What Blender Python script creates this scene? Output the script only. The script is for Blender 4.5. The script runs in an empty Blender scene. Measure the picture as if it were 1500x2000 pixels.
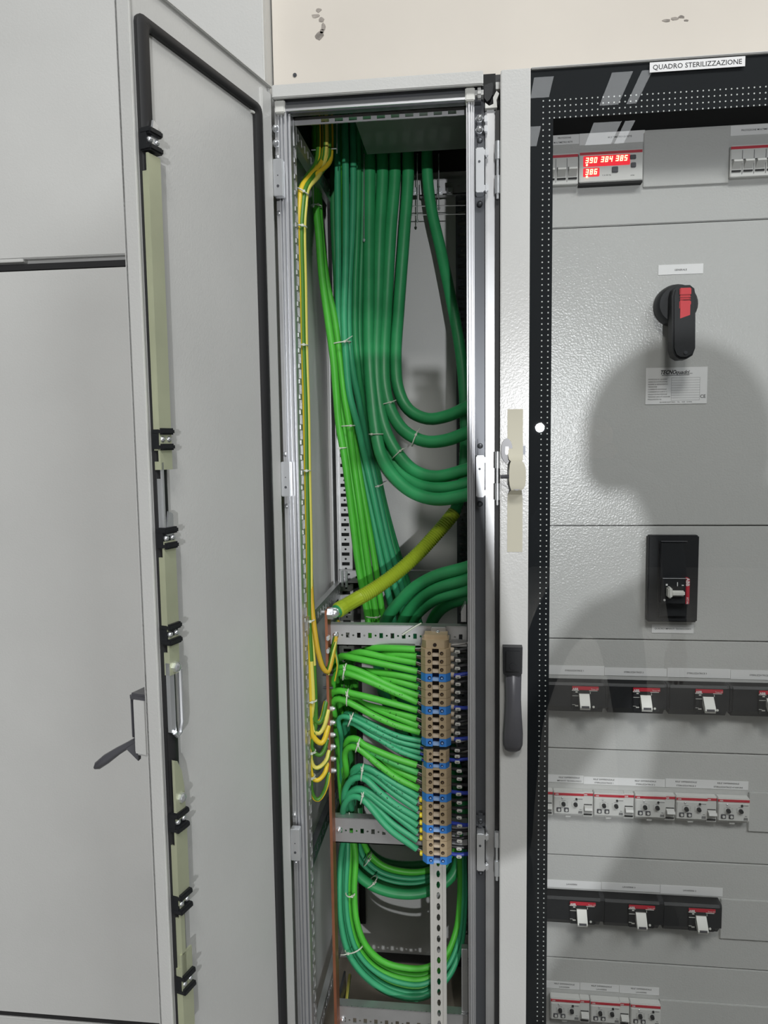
import bpy, bmesh, math, random
from mathutils import Vector, Matrix
random.seed(7)
S = bpy.context.scene
COL = S.collection
# ------------------------------------------------------------------ camera
F, CX, CY = 1460.0, 750.0, 1000.0          # focal length and centre in photo pixels (1500 x 2000)
CAM = Vector((0, -1.2, 1.55))
RX = Vector((0.9934159, 0.11379166, -0.01327781))     # camera right in world
DN = Vector((-0.00236512, -0.09550371, -0.99542626))  # camera down in world
FW = Vector((-0.11453928, 0.98890369, -0.09460578))   # camera forward in world
cd = bpy.data.cameras.new('camera'); cam = bpy.data.objects.new('camera', cd); COL.objects.link(cam)
cd.sensor_fit = 'VERTICAL'; cd.sensor_height = 24; cd.lens = 24 * F / 2000; cd.clip_start = 0.005
M = Matrix.Identity(4)
for i, a in enumerate((RX, -DN, -FW)):
    for r in range(3): M[r][i] = a[r]
M.translation = CAM
cam.matrix_world = M
S.camera = cam
# ------------------------------------------------------------------ light and exposure
S.view_settings.view_transform = 'Standard'; S.view_settings.look = 'None'
S.view_settings.exposure = 0.0; S.view_settings.gamma = 1.0; S.view_settings.use_curve_mapping = False
S.cycles.max_bounces = 8; S.cycles.diffuse_bounces = 3; S.cycles.glossy_bounces = 4
S.cycles.transparent_max_bounces = 12
w = bpy.data.worlds.new('hall'); S.world = w; w.use_nodes = True
wt = w.node_tree; bg = wt.nodes['Background']; wtc = wt.nodes.new('ShaderNodeTexCoord'); wsx = wt.nodes.new('ShaderNodeSeparateXYZ'); wcr = wt.nodes.new('ShaderNodeValToRGB')
wma = wt.nodes.new('ShaderNodeMath'); wma.operation = 'MULTIPLY_ADD'; wma.inputs[1].default_value = 0.5; wma.inputs[2].default_value = 0.5
wt.links.new(wtc.outputs['Generated'], wsx.inputs[0]); wt.links.new(wsx.outputs['Z'], wma.inputs[0]); wt.links.new(wma.outputs[0], wcr.inputs[0]); wt.links.new(wcr.outputs[0], bg.inputs[0])
for e, (p_, c_) in zip(wcr.color_ramp.elements, ((0.45, (0.05, 0.05, 0.048, 1)), (1.0, (0.46, 0.48, 0.50, 1)))): e.position = p_; e.color = c_
bg.inputs[1].default_value = 0.36
def lamp(name, kind, loc, energy, target=None, size=(1, 1), col=(1, 1, 1)):
    d = bpy.data.lights.new(name, kind); d.energy = energy; d.color = col
    if kind == 'AREA': d.shape = 'RECTANGLE'; d.size, d.size_y = size
    else: d.shadow_soft_size = size
    o = bpy.data.objects.new(name, d); COL.objects.link(o); o.location = loc
    if target is not None:
        o.rotation_euler = (Vector(target) - Vector(loc)).to_track_quat('-Z', 'Y').to_euler()
    return o
KEY = lamp('hall_ceiling_light', 'AREA', (0.25, -2.9, 4.7), 66, (0.1, 0, 1.4), (0.8, 0.6), (1.0, 0.985, 0.95))
LAMP_POS = Vector((0.56, -5.0, 1.64))
FLOOD = lamp('flood_lamp', 'POINT', LAMP_POS, 350, None, 0.034, (0.97, 0.98, 1.0))
lamp('side_fill_light', 'AREA', (2.9, -3.4, 5.2), 118, (-0.2, 0.1, 1.3), (1.8, 1.8), (0.96, 0.985, 1.0))  # added fill from upper right for the inner left wall, no window known there
for x_, y_, sx_, sy_ in ((2.03, -10.1, .27, 1.0), (2.12, -11.65, .42, .9), (2.35, -10.1, .14, 1.0), (2.46, -11.65, .15, .9), (1.0, -9.9, .26, .62), (0.98, -11.6, .26, .8)):
    lamp('roof_window_light', 'AREA', (x_, y_, 6.4), 11.0 * sx_ * sy_, (x_, y_ + .0001, 0), (sx_, sy_), (0.95, 0.98, 1.0))

def W(px, py, Y):
    d = RX * (px - CX) + DN * (py - CY) + FW * F
    return CAM + d * ((Y - CAM.y) / d.y)
def R(xl, yt, xr, yb, Y):
    a = W(xl, yt, Y); b = W(xr, yb, Y); return a.x, b.x, b.z, a.z
# ------------------------------------------------------------------ materials
def mat(name, col, rough=0.5, metal=0.0, bump=0.0, bscale=300, var=0.0, vscale=6, spec=0.5, emit=None, coat=0.0):
    m = bpy.data.materials.new(name); m.use_nodes = True
    nt = m.node_tree; b = nt.nodes['Principled BSDF']
    b.inputs['Base Color'].default_value = (*col, 1); b.inputs['Roughness'].default_value = rough
    b.inputs['Metallic'].default_value = metal; b.inputs['Specular IOR Level'].default_value = spec
    b.inputs['Coat Weight'].default_value = coat
    if emit: b.inputs['Emission Color'].default_value = (*emit[0], 1); b.inputs['Emission Strength'].default_value = emit[1]
    if bump or var:
        tc = nt.nodes.new('ShaderNodeTexCoord')
    if bump:
        n = nt.nodes.new('ShaderNodeTexNoise'); n.inputs['Scale'].default_value = bscale; n.inputs['Detail'].default_value = 2
        bp = nt.nodes.new('ShaderNodeBump'); bp.inputs['Strength'].default_value = bump; bp.inputs['Distance'].default_value = 0.002
        nt.links.new(tc.outputs['Object'], n.inputs['Vector']); nt.links.new(n.outputs['Fac'], bp.inputs['Height'])
        nt.links.new(bp.outputs['Normal'], b.inputs['Normal'])
    if var:
        n = nt.nodes.new('ShaderNodeTexNoise'); n.inputs['Scale'].default_value = vscale; n.inputs['Detail'].default_value = 4
        cr = nt.nodes.new('ShaderNodeValToRGB')
        cr.color_ramp.elements[0].position = 0.3; cr.color_ramp.elements[1].position = 0.7
        cr.color_ramp.elements[0].color = (*[c * (1 - var) for c in col], 1); cr.color_ramp.elements[1].color = (*[min(1, c * (1 + var)) for c in col], 1)
        nt.links.new(tc.outputs['Object'], n.inputs['Vector']); nt.links.new(n.outputs['Fac'], cr.inputs['Fac'])
        nt.links.new(cr.outputs['Color'], b.inputs['Base Color'])
    return m
paint = mat('light_grey_paint', (0.59, 0.592, 0.575), 0.25, bump=0.12, bscale=330, var=0.03)
cover = mat('textured_grey_cover', (0.52, 0.522, 0.51), 0.23, bump=0.2, bscale=330, var=0.02)
roof_dark = mat('shade_darkened_roof_paint', (0.13, 0.14, 0.13), 0.5, var=0.1)  # grey roof paint darkened, shade on its underside put into the colour
wall_in = mat('brightened_inside_paint', (0.78, 0.78, 0.77), 0.40, bump=0.1, bscale=420, var=0.03)  # inside paint lightened to stand in for light on the left wall
paint_in = mat('inside_grey_paint', (0.50, 0.505, 0.49), 0.42, bump=0.1, bscale=420, var=0.03)
alu = mat('aluminium', (0.70, 0.71, 0.73), 0.34, 0.85)
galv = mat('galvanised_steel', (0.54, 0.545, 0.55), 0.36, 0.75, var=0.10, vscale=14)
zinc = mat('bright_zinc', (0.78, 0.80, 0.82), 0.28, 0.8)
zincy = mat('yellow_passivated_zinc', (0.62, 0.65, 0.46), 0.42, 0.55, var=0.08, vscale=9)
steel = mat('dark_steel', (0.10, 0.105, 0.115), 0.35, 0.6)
rubber = mat('black_rubber', (0.016, 0.016, 0.017), 0.55)
blackp = mat('black_plastic', (0.017, 0.018, 0.020), 0.45, bump=0.08, bscale=700, spec=0.3)
greyp = mat('dark_grey_plastic', (0.085, 0.085, 0.095), 0.28)
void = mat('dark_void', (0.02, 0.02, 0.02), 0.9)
red = mat('red_print', (0.50, 0.02, 0.04), 0.4)
redp = mat('red_plastic', (0.62, 0.035, 0.045), 0.42)
white = mat('white_label', (0.78, 0.78, 0.78), 0.5)
whitep = mat('white_plastic', (0.70, 0.70, 0.66), 0.4)
devp = mat('light_grey_plastic', (0.62, 0.62, 0.60), 0.4)
ink = mat('black_ink', (0.02, 0.02, 0.022), 0.6)
beige = mat('beige_plastic', (0.45, 0.345, 0.215), 0.5, var=0.05, vscale=60)
beige2 = mat('pale_beige_plastic', (0.62, 0.52, 0.40), 0.5)
blue = mat('blue_plastic', (0.045, 0.235, 0.68), 0.45)
blue2 = mat('pale_blue_plastic', (0.33, 0.50, 0.78), 0.45)
navy = mat('navy_slot', (0.006, 0.012, 0.06), 0.6)
brownslot = mat('brown_slot', (0.022, 0.012, 0.009), 0.6)
bluew = mat('blue_wire', (0.03, 0.06, 0.42), 0.45)
blackw = mat('black_wire', (0.018, 0.018, 0.02), 0.4)
brownw = mat('brown_core', (0.05, 0.022, 0.016), 0.45)
greyw = mat('grey_core', (0.42, 0.40, 0.38), 0.5)
brass = mat('dark_brass', (0.22, 0.145, 0.07), 0.45, 0.5)
copper = mat('copper', (0.36, 0.14, 0.075), 0.45, 0.6, var=0.15, vscale=25)
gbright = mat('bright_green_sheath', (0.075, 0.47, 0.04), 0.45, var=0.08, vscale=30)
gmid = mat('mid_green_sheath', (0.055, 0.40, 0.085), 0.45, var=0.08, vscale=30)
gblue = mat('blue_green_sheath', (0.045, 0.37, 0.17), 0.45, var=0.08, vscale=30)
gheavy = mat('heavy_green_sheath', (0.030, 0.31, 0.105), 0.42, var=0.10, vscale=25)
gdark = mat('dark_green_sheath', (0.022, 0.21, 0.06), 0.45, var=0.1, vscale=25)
yel = mat('yellow_insulation', (0.72, 0.52, 0.03), 0.42)
ypale = mat('pale_yellow_insulation', (0.66, 0.60, 0.12), 0.42)
ygreen = mat('green_stripe', (0.06, 0.20, 0.02), 0.42)
yorange = mat('amber_insulation', (0.56, 0.36, 0.03), 0.42)
sleeve = mat('yellow_green_sleeve', (0.30, 0.40, 0.02), 0.45)
ysleeve = mat('yellow_sleeve', (0.85, 0.68, 0.03), 0.4)
tiem = mat('white_nylon', (0.62, 0.66, 0.56), 0.45)
tape = mat('masking_tape', (0.57, 0.545, 0.44), 0.7)
wallm = mat('cream_wall', (0.665, 0.62, 0.555), 0.85, bump=0.1, bscale=60, var=0.035, vscale=4)
concrete = mat('concrete', (0.20, 0.19, 0.17), 0.85, bump=0.2, bscale=40, var=0.15, vscale=5)
dusty = mat('dusty_brown_metal', (0.22, 0.19, 0.15), 0.75, var=0.2, vscale=7)
scuffm = mat('dark_scuff', (0.32, 0.29, 0.26), 0.8, var=0.5, vscale=60)
frit = mat('black_screen_print', (0.010, 0.012, 0.014), 0.6, spec=0.1)
dotm = mat('white_dots', (0.62, 0.64, 0.62), 0.5)
ledred = mat('red_led', (0.6, 0.1, 0.05), 0.4, emit=((1.0, 0.42, 0.20), 5.0))
redglow = mat('lit_red_window', (0.35, 0.01, 0.02), 0.35, emit=((0.9, 0.012, 0.03), 0.85))
glass = bpy.data.materials.new('clear_glass'); glass.use_nodes = True
nt = glass.node_tree; nt.nodes.clear()
o_ = nt.nodes.new('ShaderNodeOutputMaterial'); mx = nt.nodes.new('ShaderNodeMixShader'); tr = nt.nodes.new('ShaderNodeBsdfTransparent')
gl = nt.nodes.new('ShaderNodeBsdfGlossy'); gl.inputs['Roughness'].default_value = 0.004; lw = nt.nodes.new('ShaderNodeLayerWeight'); lw.inputs[0].default_value = 0.5; pw = nt.nodes.new('ShaderNodeMath'); pw.operation = 'POWER'; pw.inputs[1].default_value = 5; fr = nt.nodes.new('ShaderNodeMath'); fr.operation = 'MULTIPLY_ADD'; fr.inputs[1].default_value = 0.96; fr.inputs[2].default_value = 0.035; nt.links.new(lw.outputs['Facing'], pw.inputs[0]); nt.links.new(pw.outputs[0], fr.inputs[0])
tr.inputs[0].default_value = (0.985, 0.99, 0.988, 1)
nt.links.new(fr.outputs[0], mx.inputs[0]); nt.links.new(tr.outputs[0], mx.inputs[1]); nt.links.new(gl.outputs[0], mx.inputs[2]); nt.links.new(mx.outputs[0], o_.inputs[0])
# ------------------------------------------------------------------ mesh helpers
class MB:
    def __init__(s): s.v = []; s.f = []; s.m = []
    def add(s, vs, fs, mi=0):
        b = len(s.v); s.v += [tuple(x) for x in vs]; s.f += [tuple(b + i for i in f) for f in fs]; s.m += [mi] * len(fs); return s
    def box(s, x0, x1, y0, y1, z0, z1, bev=0, mi=0, T=None):
        if x0 > x1: x0, x1 = x1, x0
        if y0 > y1: y0, y1 = y1, y0
        if z0 > z1: z0, z1 = z1, z0
        if bev:
            bm = bmesh.new(); bmesh.ops.create_cube(bm, size=1)
            for v in bm.verts: v.co = Vector(((x0 + x1) / 2 + v.co.x * (x1 - x0), (y0 + y1) / 2 + v.co.y * (y1 - y0), (z0 + z1) / 2 + v.co.z * (z1 - z0)))
            bmesh.ops.bevel(bm, geom=bm.edges[:], offset=min(bev, .45 * min(x1 - x0, y1 - y0, z1 - z0)), segments=2, affect='EDGES')
            bm.verts.index_update()
            vs = [v.co.copy() for v in bm.verts]; fs = [[v.index for v in f.verts] for f in bm.faces]; bm.free()
        else:
            vs = [Vector((x, y, z)) for x in (x0, x1) for y in (y0, y1) for z in (z0, z1)]
            fs = [(0, 1, 3, 2), (4, 6, 7, 5), (0, 4, 5, 1), (2, 3, 7, 6), (0, 2, 6, 4), (1, 5, 7, 3)]
        if T: vs = [T(v) for v in vs]
        return s.add(vs, fs, mi)
    def prism(s, poly, a0, a1, axis='x', mi=0, T=None):
        """poly: list of 2d points; extruded along axis from a0 to a1"""
        def mk(p, a):
            return {'x': Vector((a, p[0], p[1])), 'y': Vector((p[0], a, p[1])), 'z': Vector((p[0], p[1], a))}[axis]
        n = len(poly); vs = [mk(p, a0) for p in poly] + [mk(p, a1) for p in poly]
        if T: vs = [T(v) for v in vs]
        fs = [tuple(range(n - 1, -1, -1)), tuple(range(n, 2 * n))] + [(i, (i + 1) % n, n + (i + 1) % n, n + i) for i in range(n)]
        return s.add(vs, fs, mi)
    def tube(s, pts, r, n=10, closed=False, mi=None, twist=None, caps=True):
        pts = [Vector(p) for p in pts]; N = len(pts)
        rr = r if isinstance(r, (list, tuple)) else [r] * N
        T = []
        for i in range(N):
            a = pts[(i - 1) % N] if (closed or i > 0) else pts[i]; b = pts[(i + 1) % N] if (closed or i < N - 1) else pts[i]
            t = (b - a); T.append(t.normalized() if t.length > 1e-9 else Vector((0, 0, 1)))
        up = Vector((0, -1, 0)) if abs(T[0].y) < .9 else Vector((1, 0, 0))
        nrm = (up - T[0] * up.dot(T[0])).normalized(); base = len(s.v)
        for i in range(N):
            nrm = (nrm - T[i] * nrm.dot(T[i])).normalized(); bi = T[i].cross(nrm)
            for k in range(n):
                a = 2 * math.pi * k / n; s.v.append(tuple(pts[i] + (nrm * math.cos(a) + bi * math.sin(a)) * rr[i]))
        for i in range(N if closed else N - 1):
            j = (i + 1) % N
            for k in range(n):
                k2 = (k + 1) % n; s.f.append((base + i * n + k, base + i * n + k2, base + j * n + k2, base + j * n + k))
                s.m.append(twist(i, k) if twist else (mi or 0))
        if caps and not closed:
            s.f.append(tuple(base + k for k in range(n - 1, -1, -1))); s.m.append(mi or 0)
            s.f.append(tuple(base + (N - 1) * n + k for k in range(n))); s.m.append(mi or 0)
        return s
    def cyl(s, p0, p1, r, r1=None, n=14, mi=0): return s.tube([p0, p1], [r, r if r1 is None else r1], n, mi=mi)
    def dome(s, p, d, r, h, n=12, mi=0):
        p = Vector(p); d = Vector(d).normalized()
        return s.tube([p, p + d * h * .45, p + d * h * .8, p + d * h], [r, r * .93, r * .62, r * .12], n, mi=mi)
    def perf(s, o, u, v, nrm, L, H, th, holes, mi=0, hm=None):
        """flat strip L x H (directions u, v), front face towards nrm, with real holes.
        holes: (u centre, half width, half height, 'r' or 's'), sorted, centred on the strip"""
        o, u, v, nrm = map(Vector, (o, u, v, nrm)); g = 0.0015
        def P(a, b, d=0): return tuple(o + u * a + v * b + nrm * d)
        cur = 0
        for hc, hw, hh, kind in holes:
            a0, a1 = hc - hw - g, hc + hw + g
            if a0 > cur + 1e-6: s.slab(P, cur, a0, 0, H, th, mi)
            outer = [(a0, 0), (hc, 0), (a1, 0), (a1, H / 2), (a1, H), (hc, H), (a0, H), (a0, H / 2)]
            c = H / 2
            q = .707 if kind == 'r' else 1.0
            inner = [(hc - hw * q, c - hh * q), (hc, c - hh), (hc + hw * q, c - hh * q), (hc + hw, c), (hc + hw * q, c + hh * q), (hc, c + hh), (hc - hw * q, c + hh * q), (hc - hw, c)]
            vs = [P(*p) for p in outer] + [P(*p) for p in inner] + [P(*p, -th) for p in inner] + [P(*p, -th) for p in outer]
            fs = []
            for i in range(8):
                j = (i + 1) % 8
                fs += [(i, j, 8 + j, 8 + i), (8 + i, 8 + j, 16 + j, 16 + i), (16 + i, 16 + j, 24 + j, 24 + i)]
            s.add(vs, fs, mi); cur = a1
        if L > cur + 1e-6: s.slab(P, cur, L, 0, H, th, mi)
        return s
    def slab(s, P, a0, a1, b0, b1, th, mi=0):
        vs = [P(a, b, d) for d in (0, -th) for a, b in ((a0, b0), (a1, b0), (a1, b1), (a0, b1))]
        return s.add(vs, [(0, 1, 2, 3), (7, 6, 5, 4), (0, 4, 5, 1), (1, 5, 6, 2), (2, 6, 7, 3), (3, 7, 4, 0)], mi)
    def build(s, name, m, parent=None, loc=None, smooth=40):
        base = Vector(loc) if loc is not None else (BASE[parent.name] if parent else Vector((0, 0, 0)))
        me = bpy.data.meshes.new(name); me.from_pydata([tuple(Vector(v) - base) for v in s.v], [], s.f)
        ms = m if isinstance(m, (list, tuple)) else [m]
        for x in ms: me.materials.append(x)
        me.polygons.foreach_set('material_index', s.m)
        bm = bmesh.new(); bm.from_mesh(me); bmesh.ops.recalc_face_normals(bm, faces=bm.faces[:]); bm.to_mesh(me); bm.free()
        if smooth:
            me.shade_smooth(); me.set_sharp_from_angle(angle=math.radians(smooth))
        o = bpy.data.objects.new(name, me); COL.objects.link(o)
        if parent: o.parent = parent
        else: o.location = base
        BASE[o.name] = base
        return o
BASE = {}
def tag(o, label=None, cat=None, group=None, kind=None):
    for k, v in (('label', label), ('category', cat), ('group', group), ('kind', kind)):
        if v: o[k] = v
    return o
def thing(name, label, cat, base, group=None):
    o = bpy.data.objects.new(name, None); COL.objects.link(o); o.location = base; o.empty_display_size = .02
    BASE[o.name] = Vector(base); return tag(o, label, cat, group)
def part(o, mesh_obj, offset):
    """another object that shares mesh data, as a child of o"""
    c = mesh_obj.copy(); COL.objects.link(c); c.parent = o; c.location = offset; return c
def catmull(P, step=0.008):
    P = [Vector(p) for p in P]; out = []
    Q = [P[0] * 2 - P[1]] + P + [P[-1] * 2 - P[-2]]
    for i in range(1, len(Q) - 2):
        p0, p1, p2, p3 = Q[i - 1:i + 3]; k = max(2, int((p2 - p1).length / step))
        a = max((p1 - p0).length, 1e-6) ** .5; b = max((p2 - p1).length, 1e-6) ** .5; c = max((p3 - p2).length, 1e-6) ** .5
        m1 = (p2 - p1) + ((p1 - p0) / a - (p2 - p0) / (a + b)) * b; m2 = (p2 - p1) + ((p3 - p2) / c - (p3 - p1) / (b + c)) * b
        for j in range(k):
            t = j / k; t2 = t * t; t3 = t2 * t
            out.append(p1 * (2 * t3 - 3 * t2 + 1) + m1 * (t3 - 2 * t2 + t) + p2 * (-2 * t3 + 3 * t2) + m2 * (t3 - t2))
    out.append(P[-1]); return out
def pxpath(L, step=0.008): return catmull([W(*p) for p in L], step)
_tc = {}
def lettering(txt, h, x, y, z, m, parent, align='CENTER', name='lettering', bold=0, shear=0, maxw=None):
    """flat printed text facing -Y, centred at x, baseline at z - h/2"""
    k = (txt, bold, shear)
    if k not in _tc:
        c = bpy.data.curves.new('t', 'FONT'); c.body = txt; c.resolution_u = 2; c.size = 1; c.offset = bold; c.shear = shear
        t = bpy.data.objects.new('t', c); COL.objects.link(t)
        dg = bpy.context.evaluated_depsgraph_get(); me = bpy.data.meshes.new_from_object(t.evaluated_get(dg))
        bpy.data.objects.remove(t); _tc[k] = ([v.co.copy() for v in me.vertices], [tuple(p.vertices) for p in me.polygons]); bpy.data.meshes.remove(me)
    vs, fs = _tc[k]
    if not vs: return
    xs = [v.x for v in vs]; ys = [v.y for v in vs]; s = h / 0.70; sx = s
    if maxw and (max(xs) - min(xs)) * s > maxw: sx = maxw / (max(xs) - min(xs))
    x0 = {'CENTER': (max(xs) + min(xs)) / 2, 'LEFT': min(xs)}[align]
    mb = MB(); mb.add([(x + (v.x - x0) * sx, y, z - h / 2 + v.y * s) for v in vs], fs)
    return mb.build(name, m, parent, smooth=0)
# ================================================================== STRUCTURE
def struct(name, m, *boxes):
    mb = MB()
    for b in boxes: mb.box(*b)
    o = mb.build(name, m); o['kind'] = 'structure'; return o
WB = W(960, 153, 0.02).z
struct('floor', concrete, (-4, 4, -8, 3, -0.1, 0))
wall = struct('wall_back', wallm, (-0.309, 2.6, 0.022, 0.05, WB, 3.4))
mb = MB(); p = W(576, 147, 0.022); mb.cyl(p, p + Vector((0, -.0012, 0)), .0032, n=12); mb.cyl(p + Vector((0, -.0012, 0)), p + Vector((0, -.0018, 0)), .0013, n=8)
mb.build('nail_head', steel, wall)
def scuff(pts, name='scuff_mark'):
    mb = MB()
    for px, py, rx, ry in pts:
        c = W(px, py, 0.022); k = .00083
        poly = [(c.x + math.cos(a * .7854) * rx * k * random.uniform(.6, 1.2), c.z + math.sin(a * .7854) * ry * k * random.uniform(.6, 1.2)) for a in range(8)]
        mb.prism(poly, 0.0214, 0.0222, 'y')
    mb.build(name, scuffm, wall)
scuff([(622, 20, 8, 4), (616, 31, 9, 4), (628, 38, 6, 5), (631, 53, 5, 8), (624, 70, 9, 8), (629, 61, 6, 4)])
scuff([(1301, 40, 8, 3), (1318, 37, 8, 3), (1331, 33, 6, 3), (1340, 40, 5, 2)])
struct('wall_rear', concrete, (-4, 4, .62, .75, 0, 1.0))
# ================================================================== LEFT NEIGHBOUR CABINET
lc = thing('switchgear_cabinet', 'tall plain grey cabinet at the left, behind the open door', 'cabinet', (-0.75, 0.1, 0))
xr = -0.311
zt_ = W(248, 510, -.02).z; zf = W(247, 497, -.026).z; zb = W(150, 1986, -.02).z
mb = MB(); mb.box(-1.25, xr, -.012, .45, 0, 3.3); mb.build('body', paint, lc)
mb = MB(); mb.box(-1.24, xr, -.026, -.012, zf, 3.3, bev=.002); mb.build('upper_panel', paint, lc)
mb = MB(); mb.box(-1.24, W(44, 496, -.026).x, -.0262, -.012, zf - .0045, zf + .001, bev=.0008); mb.build('panel_lip', paint, lc)
mb = MB(); mb.box(-1.24, xr, -.0215, -.012, zt_ - .0075, zt_ + .002); mb.build('gasket', rubber, lc)
mb = MB(); mb.box(-1.24, xr, -.022, -.012, zb, zt_ - .009, bev=.002); mb.build('door', paint, lc)
mb = MB(); mb.box(-1.24, xr, -.0185, -.012, zb - .009, zb - .001); mb.build('gasket', rubber, lc)
mb = MB(); mb.box(-1.24, xr, -.022, -.012, .1, zb - .010, bev=.002); mb.build('lower_panel', paint, lc)
# ================================================================== CENTRE CABINET (open, full of cables)
cc = thing('cable_cabinet', 'narrow open cable cabinet with aluminium frame and green cables inside', 'cabinet', (-0.15, 0.2, 0))
XL, XRI, ZT = -0.306, -0.0045, 2.07
mb = MB(); mb.box(-.309, -.305, .03, .42, .12, 2.10); mb.build('side_panel', wall_in, cc)
mb = MB(); mb.box(-.309, .02, .405, .41, .36, 2.12); mb.build('back_panel', paint_in, cc)
mb = MB(); mb.box(-.185, -.004, .034, .205, 2.070, 2.074); mb.box(-.185, -.181, .034, .205, 2.074, 2.088); mb.build('roof_plate', roof_dark, cc)
mb = MB()   # added black box over the roof opening, keeps light from leaking in
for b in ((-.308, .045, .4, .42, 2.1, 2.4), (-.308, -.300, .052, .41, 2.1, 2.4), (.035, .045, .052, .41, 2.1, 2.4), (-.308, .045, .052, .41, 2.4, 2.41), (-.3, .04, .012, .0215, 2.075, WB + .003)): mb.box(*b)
mb.build('light_block_box', void, cc)
mb = MB(); mb.box(-.305, .02, .03, .60, .353, .359); mb.build('base_plate', dusty, cc)
mb = MB(); mb.box(-.309, .02, .0, .03, .0, .35); mb.build('plinth', paint_in, cc)
# top fascia
a, b2, z0, z1 = R(530, 168, 944, 162, -.02)
mb = MB(); mb.box(-.302, .021, -.02, -.012, 2.078, 2.0975, bev=.0015); mb.prism([(-.012, 2.0975), (.02, 2.0975), (.02, 2.094), (-.012, 2.079)], -.302, .021, 'x'); mb.build('top_fascia', paint, cc)
mb = MB(); mb.box(-.30, .018, .0, .012, 2.062, 2.092); mb.build('top_recess', steel, cc)
mb = MB()
pz = 2.0635
mb.prism([(-.006, pz), (.012, pz), (.012, pz + .0135), (.006, pz + .0135), (.004, pz + .011), (.000, pz + .0115), (-.002, pz + .0075), (-.004, pz + .007), (-.006, pz + .0035)], -.285, -.004, 'x'); mb.build('top_profile', alu, cc, smooth=20)
for x0, x1 in ((-.301, -.285), (-.006, .0085)):
    mb = MB(); mb.box(x0, x1, -.009, .012, pz - .003, pz + .0165, bev=.0015); mb.build('corner_block', whitep, cc)
mb = MB(); mb.box(.0085, .0215, -.012, .012, 2.064, 2.079, bev=.004); mb.build('corner_cap', paint, cc)
holes = [(.05 + .0225 * i, .0065, .0024, 's') for i in range(10)]
mb = MB(); mb.perf((-.279, .03, 2.056), (1, 0, 0), (0, 0, 1), (0, -1, 0), .276, .010, .002, holes); mb.box(-.279, -.003, .03, .045, 2.066, 2.068); mb.build('top_cross_rail', galv, cc)
def ridged(name, x0, x1, sgn):
    w_ = x1 - x0; prof = [(0, .03), (0, 0), (.10, 0), (.13, .006), (.22, .006), (.25, -.002), (.38, -.002), (.42, .005), (.55, .005), (.58, -.004), (.74, -.004), (.78, .006), (.84, .006), (.87, 0), (1, 0), (1, .03)]
    poly = [((x0 + w_ * u) if sgn > 0 else (x1 - w_ * u), y) for u, y in prof]
    mb = MB(); mb.prism(poly, .12, 2.064, 'z'); return mb.build(name, alu, cc, smooth=20)
ridged('front_post', -.2985, -.2785, 1); ridged('front_post', -.0045, .0075, -1)
def alternating(n, p, off=0.0, sq=(.0045, .0042), rd=(.0022, .0022)):
    out = []
    for i in range(n):
        out.append((off + p * (i + .5), *((sq[0], sq[1], 's') if i % 2 == 0 else (rd[0], rd[1], 'r'))))
    return out
# perforated inner flange behind the left front post, seen along the opening
mb = MB(); mb.perf((-.2775, .020, .40), (0, 0, 1), (0, 1, 0), (1, 0, 0), 1.66, .014, .002, [(.012 + .025 * i, .0075, .0042, 's') for i in range(65)]); mb.build('perforated_flange', galv, cc)
# rear posts with alternating square and round holes
mb = MB(); mb.perf((-.281, .382, .45), (0, 0, 1), (1, 0, 0), (0, -1, 0), 1.60, .026, .002, alternating(150, .01065, 0, (.0036, .0085), (.0024, .0024)))
mb.box(-.2825, -.281, .365, .404, .45, 2.05); mb.box(-.290, -.2875, .350, .404, .45, 2.05); mb.box(-.255, -.2535, .384, .404, .45, 2.05); mb.build('rear_post', galv, cc)
mb = MB(); mb.box(-.2805, -.256, .395, .399, .45, 2.05); mb.box(-.2535, -.240, .397, .4035, .45, 2.05); mb.build('post_channel', void, cc)
mb = MB(); mb.perf((-.028, .382, .45), (0, 0, 1), (1, 0, 0), (0, -1, 0), 1.60, .024, .002, alternating(150, .01065, 0, (.0036, .007), (.0024, .0024))); mb.box(-.028, -.026, .384, .404, .45, 2.05); mb.build('rear_post', steel, cc)  # galvanised post given dark steel, its shade put into the colour
# depth rails along the left side
for z, y1 in ((2.030, .37), (1.222, .38), (0.805, .38), (0.462, .38)):
    mb = MB(); mb.perf((-.277, .035, z), (0, 1, 0), (0, 0, 1), (1, 0, 0), y1 - .035, .026, .002, alternating(26, .0125, .004, (.0035, .006), (.0018, .0018)))
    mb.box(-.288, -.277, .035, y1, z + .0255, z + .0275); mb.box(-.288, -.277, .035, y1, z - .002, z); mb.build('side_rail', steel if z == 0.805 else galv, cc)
# rear cross rails
def cross_rail(name, x0, x1, y, z0, z1, p=.0105, sq=(.0032, .0045), rd=(.0019, .0019), fl=.018):
    H = z1 - z0; mb = MB(); n = int((x1 - x0 - .012) / p)
    mb.perf((x0, y, z0), (1, 0, 0), (0, 0, 1), (0, -1, 0), x1 - x0, H, .002, alternating(n, p, .008, sq, rd))
    mb.box(x0, x1, y, y + fl, z1 - .002, z1, bev=.0008); mb.box(x0, x1, y, y + fl, z0, z0 + .002)
    return mb
cross_rail('r', -.279, -.006, .362, 1.246, 1.275, .02, (.006, .008), (.003, .003)).build('rear_rail', galv, cc)
mb = MB()
for z in (1.255, 1.262, 1.249): mb.dome((-.272, .361, z), (0, -1, 0), .0035, .006, 8); mb.dome((-.263, .361, z), (0, -1, 0), .003, .005, 8)
mb.cyl((-.272, .356, 1.242), (-.272, .356, 1.276), .003, n=8); mb.cyl((-.263, .356, 1.240), (-.263, .356, 1.274), .003, n=8); mb.build('rail_clip', zinc, cc)
cross_rail('r', -.10, -.006, .372, 2.045, 2.075, .02, (.007, .008), (.003, .003)).build('rear_rail', galv, cc)
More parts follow.
